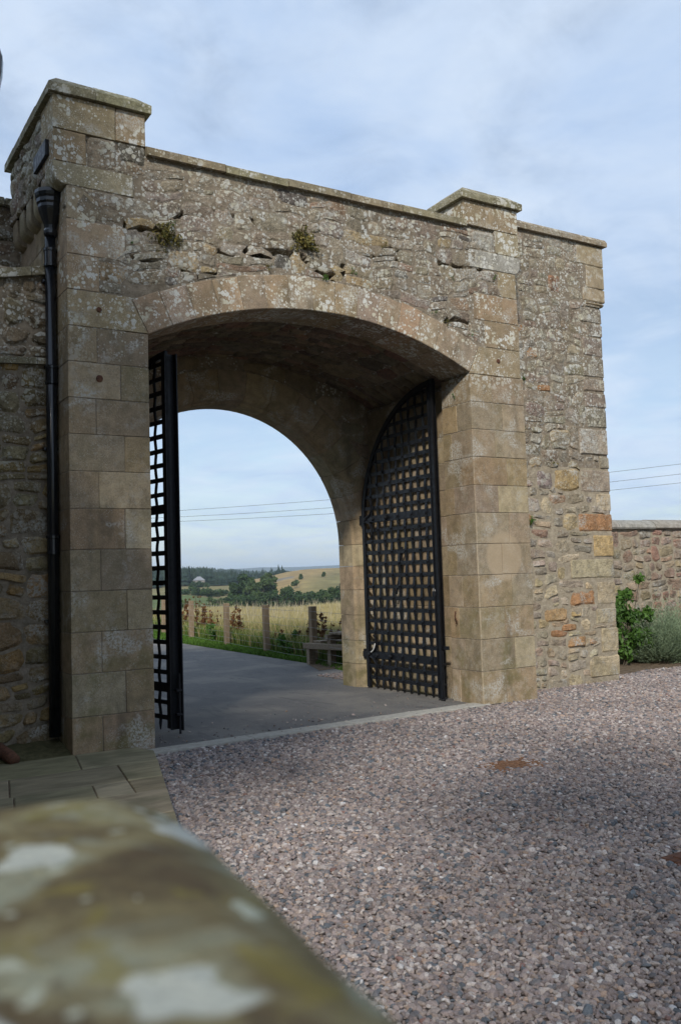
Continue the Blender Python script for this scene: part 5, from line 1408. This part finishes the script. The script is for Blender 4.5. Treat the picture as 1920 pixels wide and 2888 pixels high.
# clump in the middle distance
for i, (px, pt, ds, rx, lb, mt) in enumerate([(540, 1342, 430, 3.6, 'low rounded tree at the left end of the middle-distance clump', 'leaf_dark'), (563, 1322, 450, 5.6, 'dome-shaped dark tree in the middle-distance clump', 'leaf_dark'), (584, 1334, 440, 4.2, 'shorter tree in the middle of the distant clump, between the dome and the tall one', 'leaf_mid'), (603, 1322, 460, 4.8, 'tall tree in the middle-distance clump, left of the ragged one', 'leaf_mid'), (619, 1314, 470, 3.8, 'tallest ragged tree at the right end of the middle-distance clump', 'leaf_mid')]):
    tree_to(px, ds, pt, rx * 1.3, mt, 200 + i, lb, 'tree clump in the middle distance', 2600, blobs=28, low=0.04)
for i, (px, pt, ds, rx, lb) in enumerate([(679, 1336, 560, 3.0, 'lone round bush on the golden hillside'), (693, 1325, 620, 2.2, 'tiny bush near the top fence of the golden hill'), (745, 1320, 660, 1.8, 'tiny bush on the skyline of the golden hill'), (440, 1380, 170, 4, 'pale scrubby bush poking above the meadow behind the left fence posts'), (535, 1384, 200, 3.5, 'small pointed bush left of the hedgerow in the dip'), (482, 1362, 380, 5, 'rounded bush at the corner of the green field'), (500, 1358, 430, 5, 'bush on the field hedge left of the tree clump')]):
    tree_to(px, ds, pt, rx, 'leaf_mid', 300 + i, lb, 'scattered bushes on the fields', 350, name='bush', blobs=7, low=0.12)
for k in range(9):
    px = 400 + k * 14; tree_to(px, 560 + (k % 3) * 12, 1352 + (k % 3) * 2 + k * 0.6, 5, 'leaf_dark', 330 + k, 'hedge tree along the top of the green field', 'hedge trees above the green field', 300, name='hedge_tree', blobs=7, low=0.05)
# far wood: one mass
rgw = np.random.default_rng(9); V = []; F = []; tt = []
def cone_tree(b, h, r, con):
    tn = rgw.random(); seg = 6
    lv = 4 if con else 3
    for k in range(lv):
        z0 = b[2] + h * (0.12 + 0.85 * k / lv); z1 = b[2] + h * (0.12 + 0.85 * (k + 1) / lv + 0.12) if con else b[2] + h * (0.35 + 0.65 * (k + 1) / lv)
        rr = r * (1 - k / lv * (0.9 if con else 0.45)) * rgw.uniform(.85, 1.15); i0 = len(V)
        for s in range(seg):
            g_ = 6.283 * s / seg + rgw.uniform(-.2, .2); V.append((b[0] + rr * math.cos(g_), b[1] + rr * math.sin(g_), z0 + rgw.uniform(-.05, .05) * h)); tt.append(tn * .6)
        V.append((b[0], b[1], z1)); tt.append(tn * .6 + .3)
        for s in range(seg): F.append((i0 + s, i0 + (s + 1) % seg, i0 + seg))
for i in range(2600):
    px = rgw.uniform(300, 655); ds = rgw.uniform(760, 1250)
    if px > 545 and ds < 1000: continue
    b = tground(px, ds); con = rgw.random() < (0.75 if px < 480 else 0.4)
    h = rgw.uniform(9, 14) * (1.15 if con else 0.85) * (1.0 if px < 490 else 0.8)
    cone_tree(b, h, rgw.uniform(2.4, 4.0) * (0.8 if con else 1.3), con)
o = mk('far_wood', V, F, M['needle']); set_tint(o, tt); tag(o, 'far dark mixed conifer wood on the skyline at the left', 'wood', None, 'stuff')
V = []; F = []; tt = []
for i in range(700):
    px = rgw.uniform(620, 700); ds = rgw.uniform(1300, 1700); b = tground(px, ds); cone_tree((b.x, b.y, b.z), rgw.uniform(14, 22), rgw.uniform(4, 6), False)
for i in range(900):
    px = rgw.uniform(300, 700); ds = rgw.uniform(2200, 2600); b = tground(px, ds); cone_tree((b.x, b.y, b.z), rgw.uniform(14, 24), rgw.uniform(6, 10), False)
o = mk('far_treeline', V, F, M['needle']); set_tint(o, tt); tag(o, 'hazy treeline beyond the clump of trees', 'treeline', None, 'stuff')
# far house with a grey roof
hb = tground(458, 740); q = at(458, 1328, 740)
FH = thing('far_house', 'far farmhouse with a grey hipped roof among the trees', 'house', (hb.x, hb.y, hb.z))
zt_ = q.z; a_ = 4.2; b_ = 3.4; zb = zt_ - 3.0
V, F = box(q.x - a_ * .9, q.x + a_ * .9, q.y - b_ * .9, q.y + b_ * .9, hb.z - 1, zb); mk('wall', V, F, M['harl'], FH)
V = [(q.x - a_, q.y - b_, zb), (q.x + a_, q.y - b_, zb), (q.x + a_, q.y + b_, zb), (q.x - a_, q.y + b_, zb), (q.x - 1.2, q.y, zt_), (q.x + 1.2, q.y, zt_)]
mk('roof', V, [(0, 1, 5, 4), (1, 2, 5), (2, 3, 4, 5), (3, 0, 4)], M['slate'], FH)

for k, (px, pt) in enumerate(((446, 1341), (458, 1342), (470, 1340))):
    tree_to(px, 728, pt, 4, 'leaf_dark', 390 + k, ('bush hiding the left corner of the far farmhouse', 'bush hiding the wall of the far farmhouse', 'bush hiding the right corner of the far farmhouse')[k], 'bushes round the far farmhouse', 400, name='bush', blobs=8, low=0.05)
# overhead cables
for lb, ys_ in (('topmost of the three overhead cables crossing the sky behind the gateway', (1177, 1150, 1088, 1068)), ('middle of the three overhead cables crossing the sky behind the gateway', (1191, 1170, 1108, 1093)), ('lowest of the three overhead cables crossing the sky behind the gateway', (1201.5, 1183, 1129, 1112))):
    p0 = at(395, ys_[0], 62); p1 = at(767, ys_[1], 66); p2 = at(1405, ys_[2], 62); p3 = at(1568, ys_[3], 58)
    A = np.array([p0.x, p1.x, p2.x, p3.x]); 
    d0 = Vector((p3.x - p0.x, p3.y - p0.y)).normalized()
    L_ = [0.0, (Vector((p3.x - p0.x, p3.y - p0.y))).length]
    S = [(Vector((p.x - p0.x, p.y - p0.y)) @ d0) if False else Vector((p.x - p0.x, p.y - p0.y)).dot(d0) for p in (p0, p1, p2, p3)]
    # heights on the straight plan line p0-p3
    def zon(px, py):
        v = at(px, py, 1.0) - CAM; nrm_ = Vector((-d0.y, d0.x)); t = Vector((p0.x - CAM.x, p0.y - CAM.y)).dot(nrm_) / Vector((v.x, v.y)).dot(nrm_)
        P_ = CAM + v * t; return Vector((P_.x - p0.x, P_.y - p0.y)).dot(d0), P_.z
    sz = [zon(a, b) for a, b in zip((395, 767, 1405, 1568), ys_)]
    cf = np.polyfit([s for s, z in sz], [z for s, z in sz], 2)
    P = [(p0.x + d0.x * s, p0.y + d0.y * s, float(np.polyval(cf, s))) for s in np.linspace(-25, L_[1] + 20, 40)]
    V, F = tube(P, 0.011, 5); tag(mk('power_cable', V, F, M['cable'], loc=P[0]), lb, 'cable', 'overhead cables')
# dark lamp housing on the house wall, just entering the frame at the upper left
lp = at(-51, 150, 3.0)
LT = thing('wall_lantern', 'dark lantern just peeping in at the upper left edge', 'lantern', tuple(lp))
V, F = lathe(lp.x, lp.y, [(0.02, lp.z - .16), (0.05, lp.z - .15), (0.075, lp.z - .02), (0.078, lp.z + .03), (0.05, lp.z + .12), (0.015, lp.z + .16)], 12); mk('housing', V, F, M['pipe'], LT)
V, F = tube([lp + Vector((0, 0, .15)), lp + Vector((-.15, .05, .25)), lp + Vector((-.5, .2, .25))], .012, 6); mk('bracket', V, F, M['pipe'], LT)

# ------------------------------------------------------------------ trees behind the viewer that shade the forecourt
ex_, nx_ = Vector((0.648, 0.762, 0)), Vector((0.762, -0.648, 0))
def shade_tree(q, a, h, rx, n, seed, label, low=0.25):
    p = ex_ * a + nx_ * (q / 1.312); make_tree('broadleaf_tree', label, (p.x, p.y, -0.05), h, rx, n, 0.16, 'leaf_mid', seed, 'garden trees behind the viewer', blobs=26, low=low, limbs=9)
shade_tree(-2.6, -14.5, 19.0, 3.6, 26000, 401, 'tall garden tree standing behind the viewer to the left', 0.25)
shade_tree(6.5, -18.5, 12.0, 4.8, 4600, 402, 'spreading garden tree standing behind the viewer', 0.25)
shade_tree(11.5, -17.5, 10.8, 4.4, 3600, 403, 'spreading garden tree standing behind the viewer to the right', 0.25)
shade_tree(1.3, -19.5, 16.0, 2.6, 11000, 404, 'second tall garden tree behind the viewer', 0.25)
# wing of the house along the flagged path, left of the viewer
HS = thing('house', 'wing of the stone house along the flagged path, left of the viewer', 'house', (-5.3, -2.4, 0))
V, F = box(-7.2, -3.45, -5.2, 0.43, -0.1, 6.0); mk('wall', V, F, M['mortar'], HS)
V = [(-7.5, -5.45, 5.95), (-3.2, -5.45, 5.95), (-3.2, 0.44, 5.95), (-7.5, 0.44, 5.95), (-5.35, -3.6, 7.9), (-5.35, -1.4, 7.9)]
mk('roof', V, [(0, 1, 4), (1, 2, 5, 4), (2, 3, 5), (3, 0, 4, 5), (3, 2, 1, 0)], M['slate'], HS)
for yy in (-4.4, -2.0):
    for z0, z1 in ((0.9, 2.2), (3.7, 4.9)):
        V, F = cbox(-3.49, -3.40, yy, yy + 1.0, z0, z1, .01); wn = mk('window', V, F, M['pipe'], HS)
        V, F = cbox(-3.46, -3.36, yy - .1, yy + 1.1, z0 - .12, z0 - .002, .008); mk('sill', V, F, M['ashlar'], wn, ASH[0])

# ------------------------------------------------------------------ haze
V, F = box(-9000, 9000, -3000, 15500, -60, 190)
hz = mk('haze', V, F); tag(hz, 'pale blue haze over the far valley and hills', None, None, 'stuff')
hm = bpy.data.materials.new('valley_haze'); hm.use_nodes = True; hm.node_tree.nodes.clear()
ho = hm.node_tree.nodes.new('ShaderNodeOutputMaterial'); pv = hm.node_tree.nodes.new('ShaderNodeVolumePrincipled')
pv.inputs['Color'].default_value = (0.72, 0.86, 1.0, 1); pv.inputs['Density'].default_value = 0.00011
hm.node_tree.links.new(pv.outputs[0], ho.inputs['Volume']); hz.data.materials.append(hm)
